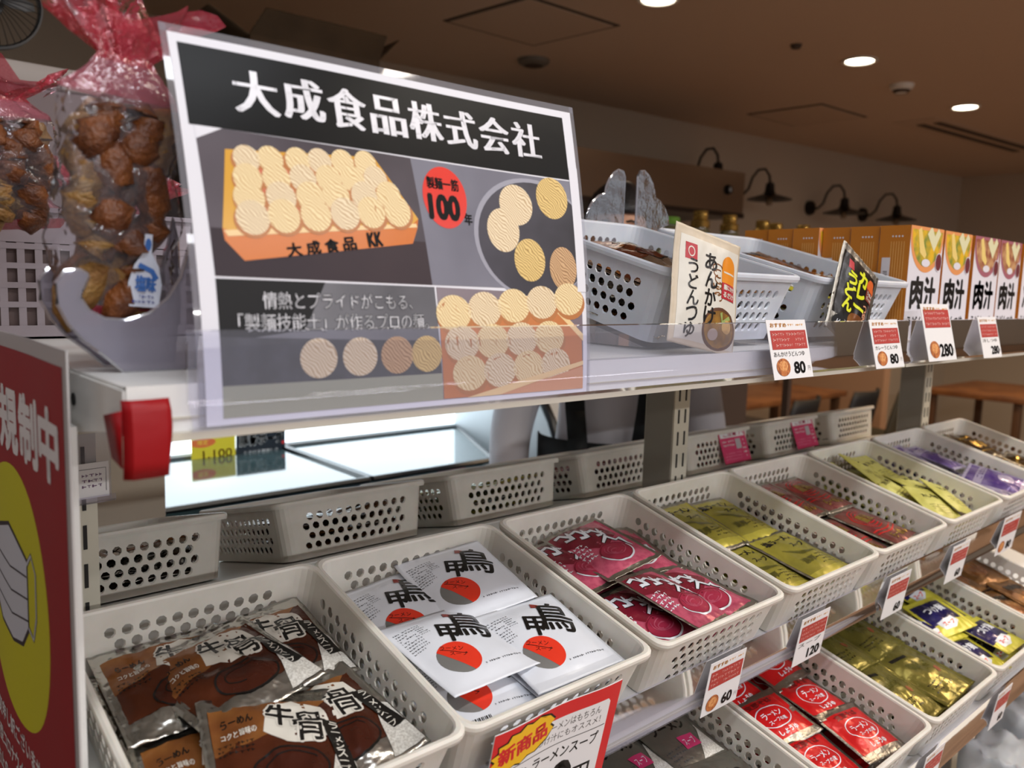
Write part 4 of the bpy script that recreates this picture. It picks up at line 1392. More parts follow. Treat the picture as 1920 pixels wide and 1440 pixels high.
for x, lb in ((1.180, 'pink notice sticker on the rear basket just right of the middle post'), (1.446, 'pink notice sticker further right on the rear baskets')):
    W, H = .088, .066
    a = Art()
    a.rect(-W * .46, H * .26, W * .46, H * .46, M_white, 1)
    a.text('ご注意', -W * .08, H * .36, H * .13, M_stk, 2, w=W * .5, bold=.04)
    a.stroke([(W * .26, H * .30), (W * .36, H * .44), (W * .46, H * .30)], .0016, M_stk, 2)
    a.rect(W * .06, -H * .1, W * .26, H * .2, mat('sticker_grey', '#b9b2b6', .5), 2)
    a.lines(-W * .42, -H * .02, W * .0, H * .2, 2, M_white, 2, 3, .5)
    a.lines(-W * .42, -H * .42, W * .2, -H * .16, 3, mat('sticker_rose', '#e68aa6', .5), 2, 8, .5)
    a.lines(W * .3, -H * .4, W * .42, H * .2, 5, M_white, 2, 8, .5)
    o = card('notice_sticker', W, H, a, M_stk, .0006)
    o.matrix_world = RT @ Matrix.Translation((x + W / 2, -.0068, .006)) @ Matrix.Rotation(R(-7), 4, 'X')
    tag(o, lb, 'sticker')

# ------------------------------------------------------------------ red tape and tag holder at the left corner
M_tape = mat('red_tape', '#930a12', .45, spec=.3, bump=.1, bscale=80)
mb = MB()
prof = [(.012, .262), (.0105, .255), (.0095, .246), (.0090, .238), (.0095, .228), (.0105, .219)]
vs, fs = [], []
for k, (y, z) in enumerate(prof):
    for j, x in enumerate([-.0162, -.012, -.002, .006, .0085]):
        vs.append((x + (.001 * sin(k) if j == 4 else 0) + (.0 if j else -.0002), y - .0012 * sin(j * 1.2) + (.0 if j else .002), z))
for k in range(len(prof) - 1):
    for j in range(4):
        a_ = k * 5 + j
        fs.append((a_, a_ + 5, a_ + 6, a_ + 1))
mb.add(vs, fs, M_tape)
o = mb.build('tape_flap')
m_ = o.modifiers.new('thick', 'SOLIDIFY'); m_.thickness = .0005
tp = thing('red_tape', 'strip of red tape folded round the left corner of the top shelf', 'tape')
o.parent = tp
mb = MB()
vs = [(-.0168, .0125, .2565), (-.0168, .044, .2500), (-.0172, .030, .2285), (-.0166, .0135, .2250)]
mb.add(vs, [(0, 1, 2, 3)], M_tape)
o = mb.build('side_flap', tp)
m_ = o.modifiers.new('thick', 'SOLIDIFY'); m_.thickness = .0005

t = thing('label_holder', 'small clear label holder hanging under the top shelf at the left', 'label holder', (.042, .292, .14), (0, 0, R(6)))
a = Art()
a.rect(-.011, -.012, .012, .012, M_white, 1)
a.ring(0, 0, .001, .001, .0002, M_black, 2)
a.stroke([(-.011, .010), (.0105, .010), (.0105, -.010)], .0005, M_black, 2)
a.lines(-.009, -.007, .007, .007, 3, mat('label_violet', '#6a4a70', .5), 2, 4, .5)
card('label', .026, .030, a, M_white, .0006, t)
MB().box(-.015, .017, -.0035, -.0025, -.003, .002, M_clear).box(-.015, .017, -.0035, -.0008, -.004, -.003, M_clear).box(-.014, .015, .0008, .0018, -.003, .055, M_clear).build('clip', t, smooth=False)

# ------------------------------------------------------------------ red mask notice on the end panel (faces away along the aisle end)
N_red = mat('notice_red', '#9a1216', .4, spec=.25, bump=.05, bscale=10)
N_yel = mat('notice_yellow', '#cfcc00', .4, spec=.25)
NW, NH = .327, .46
NZ = .055
a = Art()
a.rect(-NW * .475, -NH * .485, NW * .472, NH * .478, N_red, 1)
for i, ch in enumerate('入場規制中'):
    a.text(ch, -.114 + i * .057, .2235 - NZ, .044, M_white, 3, w=.050, bold=.05)
a.disc(0, .093 - NZ, .098, .098, N_yel, 2, 56)
mw = mat('mask_print_white', '#cdd3dc', .4)
mx_, my_ = -.012, .100 - NZ
a.poly([(mx_ - .052, my_ + .034), (mx_, my_ + .046), (mx_ + .052, my_ + .030), (mx_ + .050, my_ - .022), (mx_ + .030, my_ - .040), (mx_, my_ - .046), (mx_ - .034, my_ - .040), (mx_ - .052, my_ - .022)], M_black, 3)
a.poly([(mx_ - .049, my_ + .031), (mx_, my_ + .043), (mx_ + .049, my_ + .028), (mx_ + .047, my_ - .020), (mx_ + .028, my_ - .037), (mx_, my_ - .043), (mx_ - .032, my_ - .037), (mx_ - .049, my_ - .020)], mw, 4)
for k in range(3):
    a.stroke([(mx_ - .049, my_ + .018 - k * .017), (mx_, my_ + .012 - k * .018), (mx_ + .048, my_ + .017 - k * .016)], .0014, M_black, 5)
for sx in (-1, 1):
    P = [(mx_ + sx * .049, my_ + .026), (mx_ + sx * .062, my_ + .036), (mx_ + sx * .074, my_ + .026), (mx_ + sx * .072, my_ - .006), (mx_ + sx * .062, my_ - .024), (mx_ + sx * .048, my_ - .020)]
    a.stroke(P, .0046, M_black, 3)
    a.stroke(P, .0022, mw, 4)
for i, tx in enumerate(('大変申し訳ございませんが', '新型コロナウイルス感染拡大', '防止のため入場を制限して', 'おりますのでご協力ください')):
    a.text(tx, -.005, -.075 - i * .025, .015, M_white, 3, w=.18 - .006 * (i % 2), bold=.03)
nt_ = card('mask_notice', NW, NH, a, mat('notice_margin', '#b9b7b5', .3, spec=.6), .0012, step=.03, bend=lambda x, z: .0008 * sin(x * 30))
nt_.matrix_world = Matrix.Translation((-.030, .2235, NZ - NH / 2)) @ Matrix.Rotation(R(-90), 4, 'Z')
tag(nt_, 'tall red notice with white characters and a face mask on a yellow circle', 'notice')
# flat end panel of the rack that carries the notice
part('end_panel', MB().box(-.0285, -.0165, .10, .62, FZ, .235, M_paint))
# ------------------------------------------------------------------ clear shelf dividers
C_div = clear_mat('divider_milky_plastic', '#f0eff6', veil='#a9a6b4', veil_amt=.50, gloss=.06, rough=.08)
C_edge = clear_mat('divider_clear_edge', '#f4f4fa', veil='#e6e6ee', veil_amt=.25, gloss=.25, rough=.08)
def divider(name, label, outline, y, th, mirror=False, group=None):
    t = thing(name, label, 'shelf divider', (0, 0, 0), group=group)
    MB().prism(outline[::-1], y, y + th, C_div, 'XZ').build('plate', t, smooth=False)
    pts = [(p[0], y + th / 2, p[1]) for p in outline]
    MB().tube(pts + [pts[0]], .0016, C_edge, 6, cap=False).build('rolled_edge', t)
    return t
curl = [(-.0105, .3270), (-.0150, .3300), (-.0225, .3290), (-.0275, .3220), (-.0268, .3100), (-.0215, .2985), (-.0130, .2880), (-.0020, .2790), (.008, .2690), (.052, .2690), (.056, .3050), (.0555, .3500), (.0535, .3650),
        (.0500, .3470), (.0440, .3270), (.0360, .3140), (.0240, .3040), (.0100, .3000), (-.0020, .3010), (-.0110, .3060), (-.0150, .3130), (-.0140, .3190)]
divider('curl_divider', 'milky clear shelf divider with a curled front hook holding the snack bag, nearer plate', curl, .088, .003)
divider('curl_divider', 'second milky divider plate with the same hook just behind the nearer one', [(x - .001, z + .001) for x, z in curl], .123, .003)
leaf = [(0, .0), (0, .214), (.004, .221), (.014, .2225), (.024, .217), (.033, .207), (.038, .197), (.040, .188), (.052, .184), (.064, .175), (.072, .163), (.075, .153), (.064, .150), (.054, .142), (.048, .130), (.046, .10), (.045, 0)]
C_div = clear_mat('divider_clear_plastic', '#f0f2f6', veil='#b4bcc8', veil_amt=.22, gloss=.10, rough=.08, bump=.3, bscale=50)
divider('leaf_divider', 'clear scalloped leaf-shaped divider with its wing to the left', [(.7435 - x, .268 + z) for x, z in leaf][::-1], .325, .004, group='leaf-shaped clear dividers')
divider('leaf_divider', 'clear scalloped leaf-shaped divider with its wing to the right', [(.771 + x, .268 + z * 1.02) for x, z in leaf], .325, .004, group='leaf-shaped clear dividers')

# ------------------------------------------------------------------ bags of dried snacks
C_film = clear_mat('bag_film', '#fbfbfd', veil='#dcd8e0', veil_amt=.06, gloss=.03, rough=.05, bump=1.0, bscale=42)
C_redf = clear_mat('bag_red_film', '#f0a8b2', veil='#d44a5e', veil_amt=.42, gloss=.06, rough=.08, bump=1.0, bscale=80)
C_pkf = clear_mat('bag_pink_film', '#f0c4cc', veil='#dd8c9c', veil_amt=.28, gloss=.05, rough=.10, bump=1.0, bscale=60)
M_snk = mat('dried_snack', '#80491f', .5, bump=.6, bscale=260, col2='#552c14', vscale=60, sss=.1)
M_snk2 = mat('dried_snack_light', '#94703a', .5, bump=.6, bscale=260, col2='#8a6232', vscale=60, sss=.1)
M_lbl = mat('bottle_print_white', '#d4dbea', .35)
M_blu = mat('bottle_print_blue', '#3f6fb8', .35)
def snack_bag(name, label, loc, H, W, D, seed, rot=(0, 0, 0), full=True):
    t = thing(name, label, 'snack bag', loc, rot, group='bags of dried snacks on the top shelf')
    rnd = random.Random(seed)
    def radius(v):     # v 0..1 along the bag: sealed foot, full belly, gathered neck, ruffled top
        if v < .06:
            return W * (.75 + 3 * v), D * (.12 + 8 * v)
        if v < .74:
            k = (v - .06) / .68
            return W * (.93 + .07 * sin(k * pi)), D * (.60 + .4 * sin(k * pi))
        if v < .84:
            k = (v - .74) / .10
            return W * (.93 - .50 * k), D * (.60 - .36 * k)
        k = (v - .84) / .16
        return W * (.35 + .95 * k), D * (.22 + .9 * k)
    NV, NA = 46, 44
    def P(i, k):
        v = i / NV
        a = 2 * pi * k / NA
        rx, ry = radius(v)
        q = V((cos(a) * 2.2 + seed, sin(a) * 2.2, v * 7))
        n = noise.noise(q) * .16 + noise.noise(q * 3.1) * .09 + noise.noise(q * 7) * .035
        if v > .74:
            n += .20 * sin(a * 7 + v * 6 + seed) * min(1, (v - .74) * 8)
        z = v * H + (.010 * sin(a * 3 + seed) + .016 * noise.noise(V((cos(a) * 2, sin(a) * 2, seed)))) * max(0, v - .84) * 6
        return (rx * cos(a) * (1 + n), ry * sin(a) * (1 + n * 1.4), z)
    for nm, i0, i1, m in (('foot_band', 0, 3, C_redf), ('film', 3, 33, C_film), ('pink_collar', 33, 38, C_pkf), ('red_ruffle', 38, NV, C_redf)):
        vs = [P(i, k) for i in range(i0, i1 + 1) for k in range(NA)]
        fs = [(j * NA + k, j * NA + (k + 1) % NA, (j + 1) * NA + (k + 1) % NA, (j + 1) * NA + k) for j in range(i1 - i0) for k in range(NA)]
        if i0 == 0:
            fs.append(tuple(range(NA))[::-1])
        MB().add(vs, fs, m).build(nm, t)
    # clear torn points of film standing off the ruffle
    for k in range(6):
        a = rnd.uniform(0, 2 * pi)
        x, y, z = W * 1.1 * cos(a), D * .9 * sin(a), H * rnd.uniform(.93, 1.0)
        dx, dz = rnd.uniform(-.010, .010) + cos(a) * .008, rnd.uniform(-.002, .014)
        MB().add([(x, y, z - .008), (x + .005, y + .002, z - .004), (x + dx, y, z + dz), (x - .002, y + .003, z)], [(0, 1, 2), (0, 2, 3), (1, 3, 2)], C_film).build('film_tip', t)
    # snacks: long crooked fingers packed on end
    n = 0
    for row, zc in enumerate((.17, .42, .60)):
        for k in range(5):
            a = 2 * pi * k / 5 + row * .7
            cx, cy = W * .55 * cos(a) * (1 if k else .2), D * .45 * sin(a)
            L_ = H * rnd.uniform(.19, .25) * (1 if row < 2 else .6)
            pts, rs = [], []
            tw = rnd.uniform(-.5, .5)
            for q in range(8):
                s_ = q / 7 - .5
                pts.append((cx + s_ * L_ * tw + .003 * sin(q * 1.3 + k), cy + .002 * sin(q + row), H * zc + s_ * L_ * 1.7))
                rs.append(.0118 * (max(0, 1 - abs(2 * s_) ** 3) ** .5 * .9 + .08) * (1 + .16 * sin(q * 2.1 + k)))
            mb = MB().tube(pts, rs, M_snk if (k + row) % 3 else M_snk2, 12)
            for vi in range(len(mb.v)):
                p = V(mb.v[vi])
                mb.v[vi] = tuple(p + V((1, .6, 0)) * noise.noise(p * 70) * .0018)
            mb.build('snack_piece', t, angle=180)
            n += 1
    return t
def bottle_print(t, x, y, z, s):
    """soy-bottle picture printed on the film front"""
    mb = MB()
    out = [(-.011, 0), (.011, 0), (.0125, .018), (.009, .032), (.003, .042), (.0028, .056), (-.0028, .056), (-.003, .042), (-.009, .032), (-.0125, .018)]
    a = Art()
    a.poly([(px * s, pz * s) for px, pz in out], M_lbl, 1)
    a.text('塩味', 0, .018 * s, .012 * s, M_blu, 2, w=.015 * s, bold=.04)
    a.lines(-.009 * s, .002 * s, .009 * s, .010 * s, 2, mat('bottle_print_indigo', '#34408c', .4), 2, 2)
    a.stroke([(-.006 * s, .032 * s), (.004 * s, .028 * s), (.008 * s, .022 * s)], .004 * s, M_blu, 2)
    a.disc(0, .048 * s, .0024 * s, .005 * s, M_blu, 2, 10)
    a.to(mb, lambda px, pz, l: (x + px, y - l - .004 * (px / (.012 * s)) ** 2 * -.3, z + pz))
    mb.build('bottle_print', t, smooth=False)
bag = snack_bag('snack_bag', 'tall clear bag of brown dried snacks with red ruffled top, nearest the sign', (.006, .106, .296), .192, .036, .0155, 3, (R(2), R(4), 0))
bottle_print(bag, .014, -.0175, .014, .80)
bag2 = snack_bag('snack_bag', 'second snack bag with red ruffle, lower and farther left', (-.004, .292, .360), .115, .038, .02, 8, (R(0), R(-6), R(15)))
# white crate of snack bags behind
t = thing('snack_crate', 'white lattice crate of snack bags at the rear of the top shelf', 'crate', (-.115, .385, .268))
CW, CD, CH = .30, .19, .115
M_basketb = mat('crate_plastic', '#a59ca4', .5)
mb = MB()
for (x0, y0, x1, y1) in ((0, 0, CW, 0), (0, CD, CW, CD)):
    mb.box(x0, x1, y0, y0 + .002, CH - .03, CH, M_basketb).box(x0, x1, y0, y0 + .002, 0, .012, M_basketb)
    k = 0
    while k * .014 < CW:
        mb.box(k * .014, k * .014 + .006, y0 + .0004, y0 + .0016, .0005, CH - .0005, M_basketb)
        k += 1
    for z in (.028, .045, .062, .079):
        mb.box(.0003, CW - .0003, y0 + .0001, y0 + .0019, z, z + .005, M_basketb)
for x0 in (0, CW - .002):
    mb.box(x0, x0 + .002, 0, CD, CH - .03, CH, M_basketb).box(x0, x0 + .002, 0, CD, 0, .012, M_basketb)
    for k in range(13):
        mb.box(x0 + .0004, x0 + .0016, k * .014 + .001, k * .014 + .005, .0006, CH - .0006, M_basketb)
    for z in (.028, .045, .062, .079):
        mb.box(x0 + .0001, x0 + .0019, .0001, CD - .0001, z, z + .0035, M_basketb)
mb.box(0, CW, 0, CD, 0, .002, M_basketb).box(-.004, CW + .004, -.004, 0, CH - .003, CH + .001, M_basketb)
mb.build('lattice', t, smooth=False)
MB().box(.004, CW - .004, .004, .006, .003, CH - .02, mat('crate_added_backing', '#6b5a58', .7)).build('added_backing', t, smooth=False)  # added backing sheet; its colour sets the dim tone behind the lattice holes
for i in range(3):
    snack_bag('snack_bag', ['snack bag standing in the white crate at its left', 'snack bag standing in the middle of the white crate', 'snack bag standing in the white crate, glimpsed beside the sign'][i], (-.060 + i * .093, .47, .272), .155, .040, .026, 11 + i, (R(2), R(-4 + 4 * i), R(8 * i)))

# ------------------------------------------------------------------ case, cabinet and carton behind
m_case = mat('case_white', '#d8dde0', .3)
m_trim = mat('case_black_trim', '#0c0f12', .3)
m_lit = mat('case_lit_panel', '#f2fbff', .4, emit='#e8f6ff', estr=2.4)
m_glass = clear_mat('case_glass', '#b8d2d4', veil='#6f8a8c', veil_amt=.35, gloss=.22, rough=.06)
case = thing('chilled_case', 'long white glass-topped chilled case glowing behind the rack', 'chilled case', (0, 0, FZ))
def cpart(nm, mb, sm=False):
    o = mb.build(nm, case, smooth=sm)
    o.location = (0, 0, -FZ)
    return o
CX0, CX1 = .36, 1.60
cpart('body', MB().rbox(CX0, CX1, 1.14, 2.05, FZ + .02, -.28, m_case, .01).box(CX0, CX1, 1.76, 2.05, -.28, -.10, m_case))
cpart('inner_floor', MB().box(CX0 + .02, CX1 - .02, 1.16, 1.72, -.28, -.265, mat('case_inner', '#4a5658', .4)))
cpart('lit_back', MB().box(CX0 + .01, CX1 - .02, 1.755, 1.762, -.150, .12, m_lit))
cpart('lamp_canopy', MB().box(CX0, CX1 + .02, 1.45, 1.78, .12, .16, m_case).box(CX0 + .03, CX1 - .03, 1.50, 1.56, .105, .12, m_lit))
for k in range(2):
    fl, fr = ((CX0 + .02, .895), (.905, 1.29))[k]
    bl, br = ((CX0 + .02, .925), (.935, 1.57))[k]
    q = [(fl, 1.22, -.146), (fr, 1.22, -.146), (br, 1.74, -.160), (bl, 1.74, -.160)]
    g = MB().add(q + [(a_, b_, c_ - .006) for a_, b_, c_ in q], [(0, 1, 2, 3), (7, 6, 5, 4), (0, 4, 5, 1), (2, 6, 7, 3), (1, 5, 6, 2), (0, 3, 7, 4)], m_glass)
    cpart('glass_lid', g)
    f = MB()
    for a_, b_ in ((0, 1), (1, 2), (2, 3), (3, 0)):
        f.tube([q[a_], q[b_]], .0075, m_trim, 6)
    cpart('lid_frame', f)
cpart('front_bumper', MB().rbox(CX0, 1.34, 1.10, 1.21, -.30, -.165, m_case, .02).box(CX0, 1.34, 1.095, 1.10, -.22, -.20, mat('bumper_grey', '#8b9298', .4)))
arc = [(1.22 + .54 * (1 - cos(t_)), -.28 + .46 * sin(t_)) for t_ in [pi / 2 * k / 10 for k in range(11)]]
cpart('curved_end', MB().prism([(1.22, -.30)] + arc + [(1.80, .18), (1.80, -.30)], CX1 - .03, CX1 + .03, m_case, 'YZ'), True)
cpart('end_trim', MB().tube([(CX1 - .035, y, z) for y, z in arc], .014, m_trim, 8), True)
pan = MB().rbox(-.10, .345, 1.00, 1.05, FZ, .20, mat('panel_taupe', '#a39a8c', .6), .006).build('case_end_panel')
tag(pan, 'plain taupe end panel standing left of the chilled case', 'panel')
# goods glimpsed in the case
for i, (x, y, w_, c) in enumerate(((.50, 1.30, .10, '#b8453e'), (.66, 1.33, .12, '#d5d8d6'), (1.10, 1.30, .11, '#c4423e'), (1.28, 1.36, .11, '#bd3a38'), (.92, 1.40, .14, '#3f4a4c'))):
    o = MB().rbox(x, x + w_, y, y + .11, -.264, -.225, mat('chilled_pack_%s' % ['red', 'pale', 'red_two', 'red_three', 'dark'][i], c, .3), .008).build('chilled_pack')
    tag(o, ['red chilled pack at the left end inside the glass case', 'pale chilled pack beside the leftmost red one', 'red chilled pack under the right glass lid', 'red chilled pack nearest the curved case end', 'dark chilled pack in the middle of the case'][i], 'chilled pack', 'packs inside the chilled case')
a = Art()
a.disc(-.03, .020, .035, .014, mat('pop_orange', '#e8743a', .5), 1, 20)
a.text('限定', -.03, .020, .014, mat('pop_yellow_ink', '#f5e04a', .5), 2)
a.text('1,100', .010, -.016, .026, mat('pop_red_ink', '#d8402a', .5), 2, w=.08, bold=.01)
o = card('price_board', .12, .072, a, mat('pop_yellow', '#e3cf2e', .5), .002)
o.location = (.718, 1.715, -.172)
tag(o, 'yellow price board with red figures on the chilled case', 'price board')
a = Art()
a.text('豚骨ポーク', 0, .012, .032, M_white, 1, w=.125, bold=.05)
a.text('とろける美味しさ', 0, -.022, .009, M_white, 1, w=.10)
a.disc(.066, -.004, .005, .005, mat('frame_red', '#d5282a', .4), 1, 10)
o = card('price_board', .145, .074, a, mat('pop_black', '#14202c', .5), .002)
o.location = (.853, 1.715, -.172)
tag(o, 'black board with white lettering beside the yellow one', 'price board')

# tall cabinet with a fan at far left
cb = thing('tall_cabinet', 'pale tall cabinet at the far left behind the snack bags', 'cabinet', (-.62, 1.30, FZ))
MB().rbox(0, .95, 0, .5, 0, 1.76, mat('cabinet_mauve', '#8f8184', .5), .006).build('carcass', cb)
MB().rbox(-.01, .96, -.01, .51, 1.76, 1.80, mat('cabinet_top', '#c9c2bd', .5), .006).build('top_board', cb)
fn = thing('desk_fan', 'grey round desk fan on top of the tall cabinet', 'fan', (.185, 1.42, .70))
fn.scale = (.5, .5, .5)
fm = mat('fan_grey', '#7d7f80', .45)
MB().lathe([(.0001, 0), (.09, 0), (.085, .02), (.02, .03)], fm, 28).build('base', fn)
MB().tube([(0, .04, .02), (0, .05, .14)], .014, fm).build('stem', fn)
mb = MB()
for k in range(40):
    t_ = 2 * pi * k / 40
    mb.tube([(.03 * cos(t_), -.04, .26 + .03 * sin(t_)), (.10 * cos(t_), -.045, .26 + .10 * sin(t_)), (.165 * cos(t_), -.02, .26 + .165 * sin(t_)), (.17 * cos(t_), .03, .26 + .17 * sin(t_))], .0016, m_trim, 4)
mb.build('grille', fn)
MB().lathe([(.172, -.01), (.180, 0), (.180, .03), (.172, .04), (.166, .03), (.166, 0)], fm, 40, (0, 0, .26), 'Y').build('guard_ring', fn)
MB().lathe([(.0001, -.055), (.03, -.05), (.034, -.035)], fm, 20, (0, 0, .26), 'Y').build('hub', fn)
MB().lathe([(.0001, .0), (.055, .0), (.06, .05), (.045, .10), (.0001, .11)], fm, 20, (0, .03, .26), 'Y').build('motor', fn)
for k in range(3):
    t_ = 2 * pi * k / 3
    mb = MB()
    pts = []
    for r_, w_ in ((.03, .012), (.07, .04), (.12, .05), (.15, .03)):
        for s_ in (-1, 1):
            b_ = t_ + s_ * w_ / r_ * .5
            pts.append((r_ * cos(b_), s_ * .006, .26 + r_ * sin(b_)))
    mb.add(pts, [(0, 1, 3, 2), (2, 3, 5, 4), (4, 5, 7, 6)], fm)
    o = mb.build('blade', fn)
    m_ = o.modifiers.new('thick', 'SOLIDIFY'); m_.thickness = .002

# carton on a high shelf ledge behind the sign
led = MB().box(.8, 1.60, 2.08, 2.62, FZ, .845, mat('storage_dark', '#352b25', .7)).build('storage_unit', smooth=False)
tag(led, 'dark tall storage unit behind the sign carrying the carton', 'storage unit')
m_card = mat('cardboard', '#5a4630', .8, col2='#4e3c28', vscale=8)
t = thing('cardboard_carton', 'open cardboard carton high up behind the long sign', 'carton', (1.02, 2.14, .847), (0, 0, R(-4)))
mb = MB()
mb.box(0, .46, 0, .004, 0, .24, m_card).box(0, .46, .336, .34, 0, .24, m_card).box(0, .004, 0, .34, 0, .24, m_card).box(.456, .46, 0, .34, 0, .24, m_card).box(0, .46, 0, .34, 0, .004, m_card)
a = Art()
for k in range(4):
    a.text('中華麺用'[k], -.10 + k * .07, .05, .028, mat('carton_ink', '#1d1510', .7), 1)
    a.text('冷蔵保存'[k], -.13 + k * .05, -.06, .036, mat('carton_ink', '#1d1510', .7), 1)
a.to(mb, lambda x, y, l: (x + .23, -.0004 - l, y + .12))
mb.build('box_body', t, smooth=False)
for nm, vs in (('flap', [(0, 0, .24), (.46, 0, .24), (.44, -.09, .30), (.02, -.09, .30)]), ('flap', [(0, 0, .24), (0, .34, .24), (-.12, .32, .31), (-.12, .02, .31)]), ('flap', [(.46, 0, .24), (.46, .34, .24), (.55, .32, .33), (.55, .02, .33)]), ('flap', [(0, .34, .24), (.46, .34, .24), (.44, .42, .33), (.02, .42, .33)])):
    o = MB().add(vs, [(0, 1, 2, 3)], m_card).build(nm, t, smooth=False)
    m_ = o.modifiers.new('thick', 'SOLIDIFY'); m_.thickness = .004

# ------------------------------------------------------------------ kitchen hood, jars, wall lamps
m_steel = mat('brushed_steel', '#8f7a66', .32, .9, bump=.05, bscale=200)
m_steeld = mat('dark_steel', '#40352e', .4, .8)
def wpt(x, off=0):
    return wy(x) - off
hd = thing('kitchen_hood', 'long stainless kitchen hood along the back wall', 'kitchen hood')
hx0, hx1 = 2.9, 4.60
mb = MB()
for (x, s) in ((hx0, 0), (hx1, 1)):
    pass
def slab(mb, x0, x1, o0, o1, z0, z1, m):
    vs = []
    for z in (z0, z1):
        for x, o in ((x0, o0), (x1, o0), (x1, o1), (x0, o1)):
            vs.append((x, wy(x) - o, z))
    mb.add(vs, [(3, 2, 1, 0), (4, 5, 6, 7), (0, 1, 5, 4), (1, 2, 6, 5), (2, 3, 7, 6), (3, 0, 4, 7)], m)
    return mb
slab(mb, hx0, hx1, .60, .0, .83, 1.09, m_steel).build('canopy', hd, smooth=False)
slab(MB(), hx0, hx1, .61, .0, .80, .83, m_steeld).build('lip', hd, smooth=False)
cp = slab(MB(), 3.0, 4.0, .55, .02, FZ, .42, m_steeld).build('kitchen_counter', smooth=False)
tag(cp, 'dark kitchen counter unit under the hood', 'counter')
g = thing('wall_gauge', 'small round dial on the right end of the kitchen hood', 'gauge', (4.44, wy(4.44) - .600, .97))
MB().lathe([(.0001, -.02), (.028, -.02), (.032, -.008), (.032, 0)], m_trim, 24, (0, 0, 0), 'Y').build('case', g)
MB().lathe([(.0001, -.022), (.014, -.022)], mat('gauge_face', '#9aa0a4', .4), 20, (0, 0, 0), 'Y').build('face', g)
# shelf of gold-lidded jars between rack and kitchen
jt = thing('jar_rack', 'dark tall open rack carrying the gold-lidded jars', 'rack', (0, 0, FZ))
m_rk = mat('rack_brown', '#3a2c24', .6)
MB().box(1.80, 2.80, 1.02, 1.23, 1.51, 1.53, m_rk).build('rack_shelf', jt, smooth=False)
MB().box(1.90, 2.20, 1.02, 1.23, .0, 1.51, m_rk).build('rack_cabinet', jt, smooth=False)
MB().box(2.775, 2.80, 1.20, 1.225, 0, 1.51, m_rk).build('rack_post', jt, smooth=False)
m_jar = clear_mat('jar_glass', '#dfe6d8', veil='#7d7a5a', veil_amt=.35, gloss=.1)
m_gold = mat('gold_lid', '#b29a58', .25, .9)
def jar(x, y, label, s=1.0, m=m_gold, stack=2):
    t = thing('glass_jar', label, 'jar', (x, y, .43), group='jars behind the top shelf')
    MB().lathe([(.0001, 0), (.030 * s, 0), (.034 * s, .008), (.034 * s, .075), (.026 * s, .088), (.026 * s, .092)], m_jar, 20).build('glass', t)
    z = .092
    MB().lathe([(.0001, z), (.029 * s, z), (.031 * s, z + .003), (.029 * s, z + .006), (.031 * s, z + .010), (.029 * s, z + .014), (.031 * s, z + .018), (.028 * s, z + .022), (.0001, z + .022)], m, 20).build('lid', t)
    return t
JS = [(2.03, 1.12, 'gold-lidded jar nearest the right leaf divider'), (2.19, 1.12, 'gold-lidded jar in the middle of the row'), (2.42, 1.14, 'gold-lidded jar just left of the soup boxes'), (2.54, 1.16, 'gold-lidded jar half behind the soup boxes'), (2.66, 1.12, 'gold-lidded jar low behind the soup boxes')]
for x, y, lb in JS:
    j = jar(x, y, lb)
    k_ = MB().lathe([(.0001, .116), (.022, .116), (.024, .120), (.022, .124), (.024, .128), (.022, .134), (.024, .138), (.021, .144), (.0001, .145)], m_gold, 20).build('upper_lid', j)
j = jar(1.88, 1.13, 'green-lidded jar beside the right leaf divider', 1.2, mat('green_lid', '#5d8a35', .4))
# gooseneck wall lamps
m_lampk = mat('lamp_black', '#15100e', .35, .3)
def wall_lamp(x, z, label, s=1.0):
    y = wy(x)
    t = thing('wall_lamp', label, 'wall lamp', (x, y, z), (0, 0, R(-6.4)), group='black gooseneck lamps on the back wall')
    MB().lathe([(.0001, -.03), (.055 * s, -.028), (.06 * s, -.01), (.06 * s, 0)], m_lampk, 24, (0, 0, 0), 'Y').build('wall_plate', t)
    pts = [(0, -.02, 0), (0, -.08, -.01), (0, -.13, .03), (0, -.16, .11), (0, -.21, .16), (0, -.27, .16), (0, -.31, .11), (0, -.32, .05)]
    MB().tube([(p[0], p[1] * s, p[2] * s) for p in pts], .009, m_lampk, 8).build('gooseneck', t)
    MB().lathe([(.02, .06), (.03, .05), (.035, .0), (.045, -.02), (.155, -.055), (.16, -.062), (.155, -.06), (.04, -.03), (.0001, -.02)], m_lampk, 32, (0, -.32 * s, 0)).build('shade', t)
    MB().lathe([(.0001, -.105), (.018, -.10), (.028, -.075), (.02, -.045), (.012, -.02)], mat('bulb_off', '#7d6a54', .2), 16, (0, -.32 * s, 0)).build('bulb', t)
wall_lamp(5.28, 1.05, 'black gooseneck wall lamp nearest the kitchen hood')
wall_lamp(6.2, 1.02, 'black gooseneck wall lamp, middle of the three')
wall_lamp(6.95, 1.02, 'black gooseneck wall lamp farthest right')
wall_lamp(4.72, 1.13, 'gooseneck lamp with only its arm above the kitchen hood')

